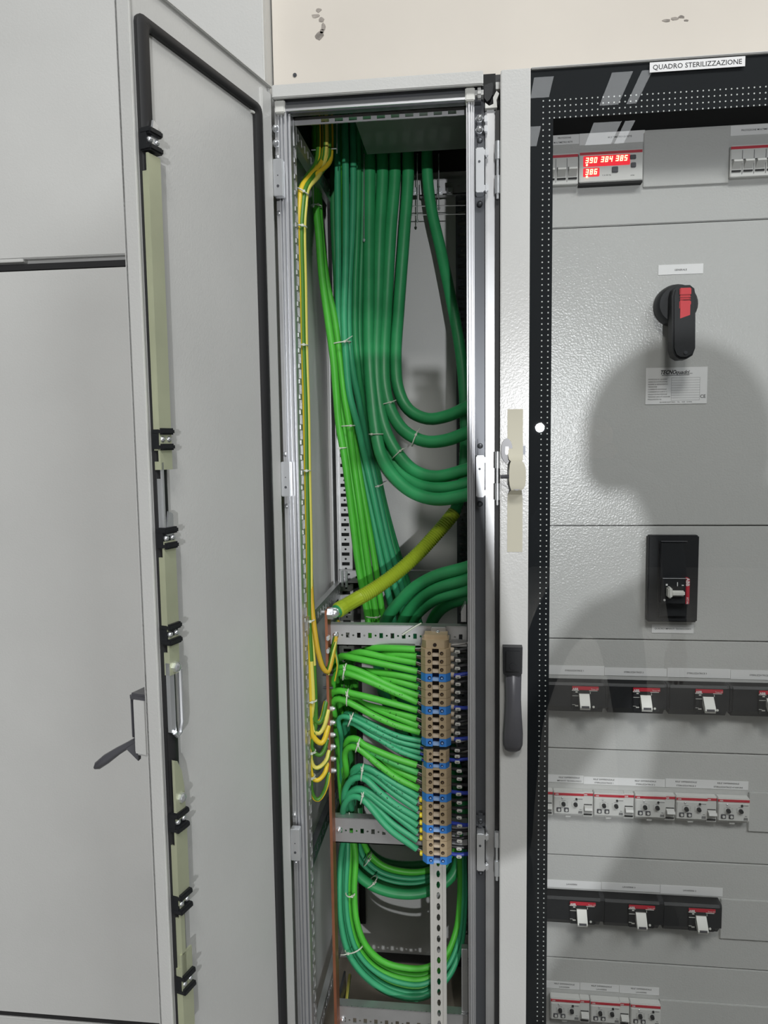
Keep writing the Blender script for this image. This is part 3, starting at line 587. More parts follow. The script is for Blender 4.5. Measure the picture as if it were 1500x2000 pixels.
# ================================================================== WIDE BLACK BREAKERS (copies of one)
BW, BH, YF = .0975, .0515, .036
def breaker_proto(x, zt):
    t = thing('moulded_breaker', '', 'breaker', (x, .06, zt))
    mb = MB(); mb.prism([(.0605, zt), (YF + .003, zt), (YF, zt - .004), (YF, zt - .040), (YF + .009, zt - BH), (.0605, zt - BH)], x + .004, x + BW - .004, 'x')
    mb.prism([(.0605, zt), (YF + .004, zt), (YF + .002, zt - .004), (YF + .002, zt - .041), (YF + .010, zt - BH + .006), (.0605, zt - BH + .006)], x, x + BW, 'x'); mb.build('body', blackp, t, smooth=25)
    mb = MB(); mb.box(x + .0425, x + .0855, YF - .0035, YF, zt - .045, zt - .0035, bev=.0015); mb.build('front_block', blackp, t)
    mb = MB(); mb.box(x + .0425, x + .0855, YF - .0042, YF - .0030, zt - .0105, zt - .004, bev=.0008); mb.build('red_band', red, t)
    mb = MB(); mb.box(x + .0535, x + .0705, YF - .0038, YF - .0030, zt - .030, zt - .0108); mb.build('toggle_slot', void, t)
    mb = MB(); mb.prism([(YF - .003, zt - .0165), (YF - .007, zt - .0155), (YF - .019, zt - .029), (YF - .0215, zt - .034), (YF - .019, zt - .0385), (YF - .013, zt - .036), (YF - .003, zt - .029)], x + .0535, x + .0700, 'x'); tg = mb.build('toggle', whitep, t, smooth=30)
    mb = MB(); mb.box(x + .0558, x + .0680, YF - .0215, YF - .0200, zt - .0350, zt - .0315); mb.build('toggle_mark', greyp, t)
    mb = MB()
    for a, b, c_, d in ((.042, .0535, .0115, .0108), (.070, .0835, .0115, .0108), (.043, .0535, .0205, .0200), (.048, .0515, .0145, .013), (.0715, .0722, .0165, .013), (.0475, .0525, .038, .0363), (.043, .048, .0355, .0351)): mb.box(x + a, x + b, YF - .0044, YF - .0034, zt - c_, zt - d)
    mb.cyl((x + .0775, YF - .0030, zt - .0385), (x + .0775, YF - .0046, zt - .0385), .0019, n=10); mb.build('front_marks', whitep, t)
    lettering('ABB', .0036, x + .0475, YF - .0045, zt - .0085, white, t, bold=.03, name='brand_lettering'); lettering('Tmax XT', .0022, x + .079, YF - .0045, zt - .0082, white, t)
    return t
def copy_thing(t, loc):
    o = t.copy(); COL.objects.link(o); o.location = loc; BASE[o.name] = Vector(loc)
    for ch in t.children: part(o, ch, ch.location)
    return o
def zrow(px, py): return W(px, py, YF).z
zr1 = (zrow(1183, 1335) + zrow(1303, 1339)) / 2; zr2 = W(1176, 1757, YF).z
xb2 = W(1183.5, 1360, YF).x; stp = W(1304, 1360, YF).x - xb2; xc2 = W(1176.5, 1790, YF).x
proto = None; gname = {1: 'wide black breakers in the upper row', 2: 'wide black breakers in the lower row'}
rows = [(xb2 - stp + .0005, zr1, 'leftmost wide black breaker of the upper row, partly behind the black border', 1), (xb2, zr1, 'second wide black breaker from the left in the upper row', 1), (xb2 + stp, zr1, 'third wide black breaker from the left in the upper row', 1), (xb2 + 2 * stp, zr1, 'rightmost wide black breaker of the upper row, cut by the photo edge', 1),
        (xc2 - stp + .001, zr2, 'left one of the three black breakers in the lower row', 2), (xc2, zr2, 'middle one of the three black breakers in the lower row', 2), (xc2 + stp - .001, zr2, 'right one of the three black breakers in the lower row', 2)]
for x, z, lab, r_ in rows:
    if proto is None: proto = breaker_proto(x, z); o = proto
    else: o = copy_thing(proto, (x, .06, z))
    tag(o, lab, 'breaker', gname[r_])
# ================================================================== DIN MODULES
YD = .046
def red_strip(mb, x0, x1, z, y=YD): mb.box(x0, x1, y - .0006, y + .001, z - .0062, z - .0022)
def relay(x, zt):
    w_, h_ = .0510, .0435; t = thing('earth_leakage_relay', '', 'relay', (x, .06, zt))
    mb = MB(); mb.box(x, x + w_, YD, .0605, zt - h_ + .004, zt, bev=.0012); mb.box(x + .0005, x + w_ - .0005, YD + .003, .0605, zt - h_, zt - .03, bev=.001); mb.box(x + .020, x + .030, YD + .004, .0605, zt - h_ - .004, zt - h_ + .002, bev=.001); mb.build('body', devp, t)
    mb = MB(); red_strip(mb, x + .0005, x + w_ - .0005, zt); mb.build('red_strip', red, t)
    mb = MB(); mb.box(x + .001, x + w_ - .001, YD - .0016, YD + .001, zt - .0385, zt - .0085, bev=.0008); mb.build('clear_cover', devp, t)
    for dx, nm in ((.0165, 'dial'), (.0365, 'dial')):
        mb = MB(); mb.cyl((x + dx, YD - .0015, zt - .0205), (x + dx, YD - .0060, zt - .0205), .0036, .0031, n=14); mb.build(nm, blackp, t)
    for dx in (.009, .0215):
        mb = MB(); mb.box(x + dx - .004, x + dx + .004, YD - .0030, YD - .0015, zt - .0345, zt - .0268, bev=.0008); mb.build('push_button', greyp, t)
        mb = MB(); mb.cyl((x + dx, YD - .003, zt - .0307), (x + dx, YD - .0042, zt - .0307), .0022, n=10); mb.build('button_face', devp, t)
    mb = MB(); mb.cyl((x + .038, YD - .0015, zt - .0112), (x + .038, YD - .0028, zt - .0112), .0019, n=10); mb.build('pilot_lamp', blackp, t)
    mb = MB()
    for k in range(4):
        for cx_, s in ((.0165, -1), (.0165, 1), (.0365, -1)): mb.box(x + cx_ + s * .0062 - .001, x + cx_ + s * .0062 + .001, YD - .0018, YD - .0015, zt - .0170 - k * .0023, zt - .0166 - k * .0023)
    mb.box(x + .0405, x + .0480, YD - .0018, YD - .0015, zt - .0117, zt - .0107); mb.box(x + .013, x + .020, YD - .0018, YD - .0015, zt - .0150, zt - .0144); mb.box(x + .033, x + .040, YD - .0018, YD - .0015, zt - .0150, zt - .0144)
    mb.prism([(x + .041, zt - .0365), (x + .048, zt - .0365), (x + .0475, zt - .032), (x + .0415, zt - .032)], YD - .0018, YD - .0015, 'y'); mb.box(x + .043, x + .0465, YD - .0018, YD - .0015, zt - .0300, zt - .0290); mb.build('printed_scale', mat('scale_ink', (.2, .2, .2)) if 'scale_ink' not in bpy.data.materials else bpy.data.materials['scale_ink'], t, smooth=0)
    mb = MB(); mb.dome((x + .0145, YD - .0015, zt - .0105), (0, -1, 0), .0018, .0012, 8); mb.build('cover_stud', zinc, t)
    lettering('ABB', .0022, x + .0055, YD - .0008, zt - .0042, white, t, name='brand_lettering', bold=.02)
    return t
def mcb(x, zt, n=1, name='miniature_breaker', h_=.0440):
    w_ = .0172 * n; t = thing(name, '', 'breaker', (x, .06, zt))
    mb = MB(); mb.box(x, x + w_, YD + .002, .0605, zt - h_, zt, bev=.001); mb.build('body', devp, t)
    mb = MB(); red_strip(mb, x + .0003, x + w_ - .0003, zt, YD + .002); mb.build('red_strip', red, t)
    for i in range(n):
        xi = x + .0172 * i
        mb = MB(); mb.box(xi + .0015, xi + .0157, YD + .001, YD + .004, zt - .0385, zt - .0215, bev=.0008); mb.prism([(YD + .001, zt - .0225), (YD - .007, zt - .0240), (YD - .009, zt - .0275), (YD - .004, zt - .0300), (YD + .001, zt - .036)], xi + .0022, xi + .0150, 'x'); mb.build('toggle', devp, t, smooth=25)
        mb = MB(); mb.box(xi + .0018, xi + .0154, YD + .0002, YD + .002, zt - .0400, zt - .0375); mb.box(xi + .0018, xi + .0154, YD + .0008, YD + .002, zt - .0223, zt - .0212); mb.build('toggle_gap', void, t)
        if n > 1 and i: mb = MB(); mb.box(xi - .0003, xi + .0003, YD + .0012, YD + .003, zt - h_ + .004, zt - .008); mb.build('pole_gap', greyp, t)
    if n == 1: lettering('ABB', .0022, x + .0045, YD + .0012, zt - .0042, white, t, name='brand_lettering', bold=.02)
    return t
zR = lambda px, py: W(px, py, YD).z
xs = [W(p, 1570, YD).x for p in (1081, 1159.7, 1239.7, 1320.2, 1401.8)]; zq = (zR(1160, 1547) + zR(1401, 1560)) / 2
rp = mp = None; nm = ('leftmost', 'second', 'third', 'fourth', 'rightmost')
for i, x in enumerate(xs):
    rp_ = relay(x, zq) if rp is None else copy_thing(rp, (x, .06, zq)); rp = rp or rp_
    tag(rp_, ('%s grey relay with two black dials in the upper relay row' % nm[i]) if i in (0, 4) else '%s grey relay from the left in the upper relay row, two black dials' % nm[i], 'relay', 'relays in the upper row')
    xm_ = x - .0180
    m_ = mcb(xm_, zq) if mp is None else copy_thing(mp, (xm_, .06, zq)); mp = mp or m_
    tag(m_, 'narrow one-pole switch left of the %s relay, upper relay row' % nm[i], 'breaker', 'narrow switches in the upper relay row')
xs3 = [W(p, 1975, YD).x for p in (1075, 1153, 1231)]; zq3 = W(1153, 1954, YD).z
for i, x in enumerate(xs3):
    d = ('left', 'middle', 'right')[i]
    tag(copy_thing(rp, (x, .06, zq3)), '%s relay of the lowest row, at the bottom of the photo' % d, 'relay', 'relays in the lowest row')
    if i: tag(copy_thing(mp, (x - .0180, .06, zq3)), 'narrow switch left of the %s relay in the lowest row' % d, 'breaker', 'narrow switches in the lowest row')
zp1 = W(1078, 300, YD).z
tag(mcb(W(1129.5, 330, YD).x - .0172 * 3, zp1, 3, 'fuse_holder', .0475), 'three-pole grey fuse holder left of the lit red meter', 'fuse holder')
tag(mcb(W(1428, 300, YD).x, W(1428, 283, YD).z, 4, 'fuse_holder', .0475), 'four-pole grey switch in the top right corner of the board', 'fuse holder')
# panel meter
x0, x1, z0, z1 = R(1131.5, 297, 1255, 351, YD); me_ = thing('panel_meter', 'digital panel meter with glowing red figures, top left of the board', 'meter', (x0, .06, z0))
mb = MB(); mb.box(x0, x1, YD, .0605, z0, z1, bev=.0012); mb.build('body', devp, me_)
mb = MB(); mb.box(x0, x1, YD + .001, .06, z0 - .0035, z0 - .0005); mb.build('bottom_gap', void, me_)
mb = MB(); red_strip(mb, x0 + .001, x1 - .001, z1 + .0008); mb.build('red_strip', red, me_)
u = lambda px: W(px, 325, YD).x
zm = lambda px, py: W(px, py, YD).z
mb = MB(); mb.box(u(1139), u(1230.5), YD - .0010, YD + .001, zm(1185, 324), zm(1185, 303), bev=.0008); mb.build('display_window', redglow, me_)
mb = MB(); mb.box(u(1139), u(1171), YD - .0010, YD + .001, zm(1155, 345), zm(1155, 328), bev=.0008); mb.build('display_window', redglow, me_)
SEG = {'0': 'abcdef', '2': 'abged', '3': 'abgcd', '4': 'fgbc', '5': 'afgcd', '6': 'afgedc', '8': 'abcdefg', '9': 'abcdfg'}
def digits(txt, px, py, hpx, mb):
    h = hpx * .00083; w_ = h * .54; th_ = h * .15; c = W(px, py, YD); x = c.x
    for ch in txt:
        segs = {'a': (0, w_, h - th_, h), 'g': (0, w_, h / 2 - th_ / 2, h / 2 + th_ / 2), 'd': (0, w_, 0, th_), 'f': (0, th_, h / 2, h), 'b': (w_ - th_, w_, h / 2, h), 'e': (0, th_, 0, h / 2), 'c': (w_ - th_, w_, 0, h / 2)}
        for s_ in SEG[ch]:
            a, b, cc_, d = segs[s_]; mb.prism([(x + a + cc_ * .15, c.z + cc_), (x + b + cc_ * .15, c.z + cc_), (x + b + d * .15, c.z + d), (x + a + d * .15, c.z + d)], YD - .0015, YD - .0010, 'y')
        x += w_ * 1.46
for txt, px, py in (('390', 1143, 319.5), ('384', 1173, 317.3), ('385', 1202, 315.2), ('386', 1143, 342)):
    mb = MB(); digits(txt, px, py, 9.8, mb); mb.build('display_digits', ledred, me_, smooth=0)
mb = MB()
for px, py in ((1146, 323), (1146, 345.5)): p = W(px, py, YD); mb.cyl((p.x, YD, p.z), (p.x, YD - .0018, p.z), .0016, n=8)
mb.build('pilot_lamp', ledred, me_)
for q in ((1230, 303, 1242, 311), (1232, 318, 1242, 327), (1195, 326, 1207, 337)):
    a, b, c_, d = R(*q, YD); mb = MB(); mb.box(a, b, YD - .0022, YD + .001, c_, d, bev=.0008); mb.build('push_button', greyp, me_)
lettering('V A W Hz', .0022, u(1185), YD - .0002, zm(1185, 342), ink, me_); lettering('kVAr', .002, u(1236), YD - .0002, zm(1236, 342), ink, me_)
# blank filler plates
for q, lab in (((1257.5, 259, 1423, 358), 'blank grey plate between the lit meter and the four-pole switch'), ((1463, 1547, 1560, 1628), 'blank grey plate at the right end of the upper relay row'), ((1408, 1755, 1560, 1842), 'blank grey plate right of the lower row of black breakers'), ((1288, 1952, 1560, 2060), 'blank grey plate right of the lowest relays')):
    x0, x1, z0, z1 = R(*q, .0575); mb = MB(); mb.box(x0, x1, .0565, .0602, z0, z1, bev=.001); tag(mb.build('blank_plate', cover, loc=(x0, .06, z0)), lab, 'plate', 'blank plates on the board')
# ================================================================== MOUNTING RAILS, BUSBAR
def mount_rail(lab, yl, yr, ybl, x0=-.2525, x1=-.0065, Yr=.10, end=True):
    zt = (W(652, yl, Yr).z + W(908, yr, Yr).z) / 2; zb = W(650, ybl, Yr).z
    t = thing('mounting_rail', lab, 'rail', ((x0 + x1) / 2, Yr, zb), 'cross rails in the cable cabinet')
    cross_rail('r', x0, x1, Yr, zb, zt, .0101, (.0032, .0047), (.0019, .0019), .02).build('channel', galv, t)
    mb = MB(); zc = (zt + zb) / 2; mb.dome((x0 + .010, Yr - .0005, zc + .001), (0, -1, 0), .0042, .005, 10); mb.cyl((x0 + .010, Yr, zc + .001), (x0 + .010, Yr - .0012, zc + .001), .0055); mb.build('fixing_bolt', zinc, t)
    mb = MB(); mb.box(x0 - .004, x0, Yr - .002, Yr + .10, zb + .002, zt - .004, bev=.001); mb.build('end_bracket', steel, t)
    return zt, zb
R1 = mount_rail('upper perforated cross rail, just above the terminal blocks', 1218, 1225, 1260.5)
R2 = mount_rail('middle perforated cross rail, behind the lowest green cables', 1599, 1606, 1645)
R3 = mount_rail('lowest perforated cross rail, at the bottom of the photo', 1963, 1983, 2016)
mb = MB(); p = W(906, 1195, .11); mb.prism([(p.x - .005, W(905, 1212, .11).z), (p.x + .004, W(905, 1212, .11).z), (p.x + .004, W(905, 1178, .11).z), (p.x + .001, W(905, 1178, .11).z), (p.x - .005, W(905, 1192, .11).z)], .10, .13, 'y'); tag(mb.build('angle_bracket', galv, loc=p), 'small grey angle bracket on the right end of the upper cross rail', 'bracket')
mb = MB(); p = W(903, 1930, .12); mb.box(-.018, -.006, .105, .12, R3[0], W(905, 1850, .11).z, bev=.001); tag(mb.build('angle_bracket', galv, loc=(-.012, .11, R3[0])), 'upright grey bracket on the right end of the lowest cross rail', 'bracket')
# DIN rail with slots
xm = W(857, 1900, .089).x; dr = thing('din_rail', 'slotted steel rail standing upright below the terminal blocks', 'rail', (xm, .09, .44))
ztop = W(850, 1240, .09).z; hl = []; zs0 = W(857, 1690, .085).z; sp = .0209
L_ = ztop - .44; zz0 = []
for k in range(-40, 22):
    z = zs0 - sp * k
    if .445 < z < ztop - .01: zz0.append(z)
hl = [(z - .44, .0070, .0034, 'r') for z in sorted(zz0)]
mb = MB(); mb.perf((xm + .0085, .092, .44), (0, 0, 1), (-1, 0, 0), (0, -1, 0), L_, .017, .0012, hl)
for s in (-1, 1): mb.box(xm + s * .0085 - .0006, xm + s * .0085 + .0006, .0855, .093, .44, ztop); mb.box(xm + s * .0085, xm + s * .0145, .0850, .0862, .44, ztop)
mb.build('slotted_strip', mat('din_steel', (.74, .73, .69), .42, .35), dr)
mb = MB(); p = W(855, 1236, .088); mb.dome((p.x, .087, p.z), (0, -1, 0), .0045, .006, 12); mb.build('fixing_bolt', zinc, dr)
mb = MB(); mb.box(p.x - .012, p.x + .014, .089, .0985, p.z - .010, p.z + .010, bev=.001); mb.build('rail_foot', galv, dr)
# copper busbar, edge on
bb = thing('copper_busbar', 'thin upright copper earth bar with bolts, left of the green cables', 'busbar', (-.2505, .09, .44))
mb = MB(); mb.prism([(-.2548, W(640, 1192, .075).z), (-.2502, W(640, 1192, .075).z), (-.2476, .44), (-.2528, .44)], .072, .102, 'y'); mb.build('bar', copper, bb)
for y in (1385, 1412, 1436, 1459, 1483, 1506):
    z = W(645, y, .075).z; mb = MB(); mb.cyl((-.2495, .078, z), (-.2435, .078, z), .0045, n=6); mb.dome((-.2435, .078, z), (1, -.3, 0), .0035, .004, 8); mb.cyl((-.262, .078, z), (-.255, .078, z), .003, n=8); mb.build('bolt', zinc, bb)
for y in (1320, 1345): z = W(640, y, .075).z; mb = MB(); mb.cyl((-.262, .08, z), (-.244, .08, z), .0022, n=8); mb.build('bolt', steel, bb)
p = W(650, 1196, .07); mb = MB(); mb.cyl((p.x - .008, p.y, p.z - .002), (p.x + .002, p.y - .001, p.z - .002), .0105, n=6); mb.dome((p.x + .002, p.y, p.z - .001), (1, -.5, 0), .009, .010, 12); mb.cyl((p.x - .022, p.y + .01, p.z - .002), (p.x - .006, p.y + .01, p.z - .002), .003, n=8); mb.build('main_bolt', zinc, bb)
mb = MB()
for y in (1245, 1270): q = W(640, y, .07); mb.box(q.x - .001, q.x + .004, .062, .075, q.z - .004, q.z + .004, bev=.001)
mb.build('cable_clamp', zinc, bb)
# ================================================================== TERMINAL BLOCKS
TX = (W(838, 1500, .05).x + W(866, 1500, .05).x) / 2
CH = {}
def block_meshes(col, p, wd):
    k = (col, round(p, 4), wd)
    if k in CH: return CH[k]
    bm_, sm, b2m = (beige, brownslot, beige2) if col == 'beige' else (blue, navy, blue2)
    h = p / 2 - .0002; w2 = .0255 if wd else .0225; f2 = .0175 if wd else .0165
    mb = MB(); mb.prism([(-w2, .092), (-w2, .060), (-f2, .0505), (-.0058, .0505), (-.0058, .064), (.0058, .064), (.0058, .0505), (f2, .0505), (w2, .060), (w2, .092)], -h, h, 'z')
    L = [('body', mb, bm_)]
    mb = MB(); mb.box(-.0057, .0057, .0535, .0645, -h, -h + p * .36, bev=.0006); L.append(('bridge_bar', mb, b2m))
    mb = MB(); mb.box(-.0057, .0057, .0632, .0640, -h + p * .36, h); L.append(('slot', mb, sm))
    for s in (-1, 1):
        mb = MB(); q = s * (.0105 if wd else .0100) ; r_ = min(.0028, p * .2)
        mb.tube([(q, .0512, 0), (q, .0500, 0)], r_ * 1.15, 10); L.append(('screw', mb, sm))
        mb2 = MB(); mb2.cyl((q + .0003, .0500, -.0004), (q + .0003, .0495, -.0004), r_ * .6, n=8); mb2.box(q - r_ * .55, q + r_ * .6, .0491, .0496, -.0006, .0002); L.append(('screw_head', mb2, brownslot if col == 'beige' else navy) if False else ('screw_head', mb2, brass if col == 'beige' else blue2))
    CH[k] = L; return L
CO = {}
def block(z, p, col, wd, lab):
    t = thing('terminal_block', lab, 'terminal block', (TX, .07, z), 'terminal blocks clipped on the upright rail')
    k = (col, round(p, 4), wd)
    for i, (nm_, mb, m_) in enumerate(block_meshes(col, p, wd)):
        kk = (k, i)
        if kk not in CO:
            m2 = MB(); m2.v = [(x + TX, y, zz_ + z) for x, y, zz_ in mb.v]; m2.f = mb.f; m2.m = mb.m
            CO[kk] = m2.build(nm_, m_, t, smooth=30)
        else: part(t, CO[kk], (0, 0, 0))
TY = [1276, 1292, 1308, 1324, 1340, 1356, 1372, 1388, 1404, 1419, 1435, 1450.5, 1472.5, 1484, 1495.5, 1512, 1527.5, 1543, 1558.5, 1574, 1589.5, 1604.5, 1619.5, 1634.5, 1650, 1665, 1680.5]
ords = ['first', 'second', 'third', 'fourth', 'fifth', 'sixth', 'seventh', 'eighth', 'ninth', 'tenth', 'eleventh', 'twelfth', 'thirteenth', 'fourteenth', 'fifteenth', 'sixteenth', 'seventeenth', 'eighteenth', 'nineteenth', 'twentieth', 'twenty-first', 'twenty-second', 'twenty-third', 'twenty-fourth', 'twenty-fifth', 'twenty-sixth', 'twenty-seventh']
nb = {'beige': 0, 'blue': 0}
TZ = [W(838, y, .05).z for y in TY]
bigp = (TZ[0] - TZ[11]) / 11; smp = (TZ[12] - TZ[14]) / 2 * 1.0; lowp = (TZ[15] - TZ[26]) / 11
for i, z in enumerate(TZ):
    col = 'blue' if i % 4 == 3 and i < 12 or i == 14 or (i > 14 and (i - 15) % 4 == 3) else 'beige'
    wd = not 12 <= i <= 14; p = bigp if i < 12 else smp if i < 15 else lowp
    k = nb[col]; nb[col] += 1
    lab = '%s %sterminal block, the %s %s one counted from the top of the strip' % (col, '' if wd else 'slim ', ords[k], col)
    if i == 26: lab = 'blue terminal block at the very bottom of the strip, above the bare slotted rail'
    block(z, p, col, wd, lab)
zt = TZ[0] + bigp / 2; ec = thing('end_clamp', 'beige end clamp with one screw on top of the terminal strip', 'end clamp', (TX, .07, zt))
mb = MB(); mb.prism([(-.0235 + TX, .092), (-.0235 + TX, .062), (-.016 + TX, .053), (.015 + TX, .053), (.0225 + TX, .062), (.0225 + TX, .092)], zt, zt + .014, 'z'); mb.prism([(-.020 + TX, .092), (-.020 + TX, .066), (.020 + TX, .066), (.020 + TX, .092)], zt + .014, zt + .021, 'z'); mb.build('body', beige, ec)
mb = MB(); mb.tube([(TX - .001, .0535, zt + .007), (TX - .001, .0522, zt + .007)], .0033, 10); mb.build('screw', brownslot, ec)
zd = (TZ[14] + TZ[15]) / 2; mb = MB(); mb.prism([(-.0255 + TX, .092), (-.0255 + TX, .060), (-.0175 + TX, .051), (.0175 + TX, .051), (.0255 + TX, .060), (.0255 + TX, .092)], TZ[15] + lowp / 2, TZ[14] - smp / 2, 'z'); tag(mb.build('separator_plate', beige, loc=(TX, .07, zd)), 'thin beige separator plate below the slim blue terminal block', 'separator')
# ------------------------------------------------------------------ wires leaving to the right
XW = TX + .0255
for i, z in enumerate(TZ):
    col = 'blue' if (i % 4 == 3 and i < 12) or i == 14 or (i > 14 and (i - 15) % 4 == 3) else 'black'
    zw = z - (.001 if i < 12 else -.0005) + random.uniform(-.001, .001); x0 = XW if not 12 <= i <= 14 else TX + .0225
    zw2 = zw + random.uniform(-.0025, .003); xm_ = x0 + (.0065 if i < 12 else .008) + random.uniform(0, .0015)
    pos = 'top' if i == 0 else 'bottom' if i == 26 else None
    t = thing('control_wire', ('%s wire with a white marker sleeve, %s the right side of the strip' % (col, 'uppermost on' if i == 0 else 'lowest on')) if pos else '%s wire with a white marker sleeve, %s down the right side of the strip' % (col, ords[i]), 'wire', (x0, .075, zw), 'wires leaving the right side of the terminal strip')
    mb = MB(); r_ = .0033 if col == 'black' else .0034
    mb.tube(catmull([(x0 - .001, .075, zw), (x0 + .010, .074, zw - .0004), (x0 + .022, .0745, zw2), (x0 + .05, .085, zw2 + .001), (.03, .12, zw2 + .002), (.16, .13, zw2 + .002)], .006), r_, 8); mb.build('insulation', bluew if col == 'blue' else blackw, t)
    if i < 12:
        mb = MB(); mb.tube([(x0 - .001, .075, zw), (x0 + .0045, .075, zw), (x0 + .006, .0748, zw)], [.0046, .0044, .0032], 10); mb.build('ferrule', beige2, t)
    else:
        mb = MB(); mb.tube([(x0 - .001, .075, zw), (x0 + .007, .0745, zw)], .0030, 8); mb.build('ferrule', brownw, t)
    mb = MB(); mb.box(xm_, xm_ + .0092, .0682, .0740, zw - .0048, zw + .0006, bev=.0010); ms = mb.build('marker_sleeve', whitep, t)
    mb = MB(); mb.box(xm_ + .0025, xm_ + .0065, .0679, .0683, zw - .0026, zw - .0017); mb.build('marker_print', ink, ms, smooth=0)
    if i % 2 == 0 and i < 16:
        mb = MB(); zb3 = zw + .006; mb.tube(catmull([(x0 + .001, .085, zb3), (x0 + .02, .088, zb3 + .001), (.03, .125, zb3 + .003), (.15, .13, zb3 + .003)], .01), .0018, 6); tag(mb.build('thin_wire', greyw, loc=(x0, .085, zb3)), 'thin grey wire running right behind the marker sleeves, %s of its row' % ords[i // 2], 'wire', 'thin grey wires behind the marker sleeves')
# ================================================================== GREEN CABLES
def cable(P, r, m, lab, group, name='green_cable', n=10, pts=None, kids=()):
    pts = pts or pxpath(P); mb = MB(); mb.tube(pts, r, n)
    o = mb.build(name, m, loc=pts[0]); tag(o, lab, 'cable', group)
    return o, pts
def up(P, Yt, k=1):          # lead a cable on up through the roof opening
    p = W(*P[0]); return [Vector((p.x, p.y, 2.36)), Vector((p.x, p.y, 2.16))] + [W(*q) for q in P]
RH = .0120
HV = [
 ([(797, 345, .33), (790, 450, .33), (779, 600, .33), (773, 700, .32), (778, 760, .305), (798, 800, .29), (835, 818, .275), (875, 812, .26), (912, 795, .24), (960, 770, .2)], 'topmost of the thick green arcs, turning right behind the frame post'),
 ([(771, 345, .325), (763, 450, .325), (755, 600, .325), (750, 700, .31), (752, 755, .29), (764, 803, .27), (790, 842, .25), (830, 862, .235), (870, 860, .22), (912, 845, .20), (960, 825, .17)], 'second thick green arc from the top, with a tie near its lowest point'),
 ([(747, 345, .32), (742, 450, .32), (738, 600, .32), (735, 700, .305), (739, 775, .28), (752, 838, .255), (776, 885, .235), (809, 919, .215), (850, 931, .20), (912, 917, .18), (960, 900, .16)], 'third thick green arc from the top'),
 ([(734, 345, .345), (732, 450, .345), (730, 600, .34), (731, 720, .32), (742, 820, .285), (758, 882, .255), (787, 927, .225), (828, 951, .20), (870, 954, .18), (912, 946, .165), (960, 930, .15)], 'fourth thick green arc, squeezed between its two neighbours'),
 ([(722, 345, .315), (721, 450, .315), (720, 600, .31), (721, 700, .30), (727, 780, .27), (735, 848, .245), (746, 893, .225), (769, 930, .20), (803, 960, .18), (850, 975, .16), (912, 966, .14), (960, 950, .13)], 'lowest and nearest of the thick green arcs'),
]
for P, lab in HV: cable(P, RH, gheavy, lab, 'thick green cables in arcs', 'thick_cable', 14, catmull(up(P, 0) + [W(*P[-1]) + Vector((.12, .05, .0)), W(*P[-1]) + Vector((.30, .06, -.03))], .01))
# earth cable on the right, with its corrugated yellow-green sleeve
P = [(835, 345, .33), (843, 410, .33), (860, 485, .325), (881, 585, .31), (899, 685, .29), (907, 770, .27), (909, 870, .25), (903, 950, .235), (890, 995, .22)]
P2 = [(888, 1000, .219), (872, 1020, .21), (850, 1045, .20), (818, 1080, .185), (777, 1117, .165), (730, 1151, .14), (690, 1174, .11), (668, 1187, .085), (657, 1194, .073)]
ecb = thing('earth_cable', 'thick earth cable hanging at the right, ending in a corrugated yellow-green sleeve', 'cable', W(835, 345, .33))
pa = catmull(up(P, 0) + [W(*q) for q in P2], .009)
mb = MB(); mb.tube(pa, .0112, 14); mb.build('sheath', gheavy, ecb)
pb = catmull([W(*q) for q in P2], .0022); mb = MB(); rr = [(.0138 if i % 2 else .0120) if i < len(pb) - 26 else .0134 for i in range(len(pb))]
rr[-8:] = [.0140] * 6 + [.0110, .009]; mb.tube(pb, rr, 14); mb.build('corrugated_sleeve', sleeve, ecb, smooth=25)
mb = MB(); q = W(655, 1195, .072); mb.cyl(W(664, 1189, .08), q, .0085, .007); mb.box(q.x - .010, q.x + .004, .066, .074, q.z - .010, q.z + .008, bev=.002); mb.build('cable_lug', zinc, ecb)
LA = [
 ([(960, 1090, .12), (911, 1108, .14), (850, 1125, .16), (806, 1150, .18), (777, 1179, .20), (755, 1210, .22), (742, 1260, .25), (745, 1340, .28), (800, 1460, .32), (880, 1600, .34)], 'uppermost'),
 ([(960, 1115, .12), (911, 1131, .14), (850, 1149, .165), (815, 1173, .19), (790, 1207, .215), (776, 1260, .25), (782, 1350, .29), (830, 1470, .33), (892, 1600, .35)], 'second'),
 ([(960, 1136, .12), (911, 1152, .145), (857, 1167, .17), (829, 1185, .195), (806, 1211, .22), (792, 1260, .26), (800, 1350, .30), (840, 1460, .34), (896, 1590, .36)], 'third'),
 ([(960, 1152, .14), (911, 1168, .16), (872, 1182, .19), (846, 1210, .23), (835, 1260, .27), (835, 1350, .31), (870, 1460, .345), (899, 1570, .365)], 'lowest, half hidden'),
]
for P, k in LA: cable(None, .0112, gheavy, '%s thick green cable bending in from the right above the upper rail' % k, 'thick green cables above the upper rail', 'thick_cable', 14, catmull([W(*P[0]) + Vector((.30, .08, .0)), W(*P[0]) + Vector((.12, .06, .0))] + [W(*q) for q in P], .008))
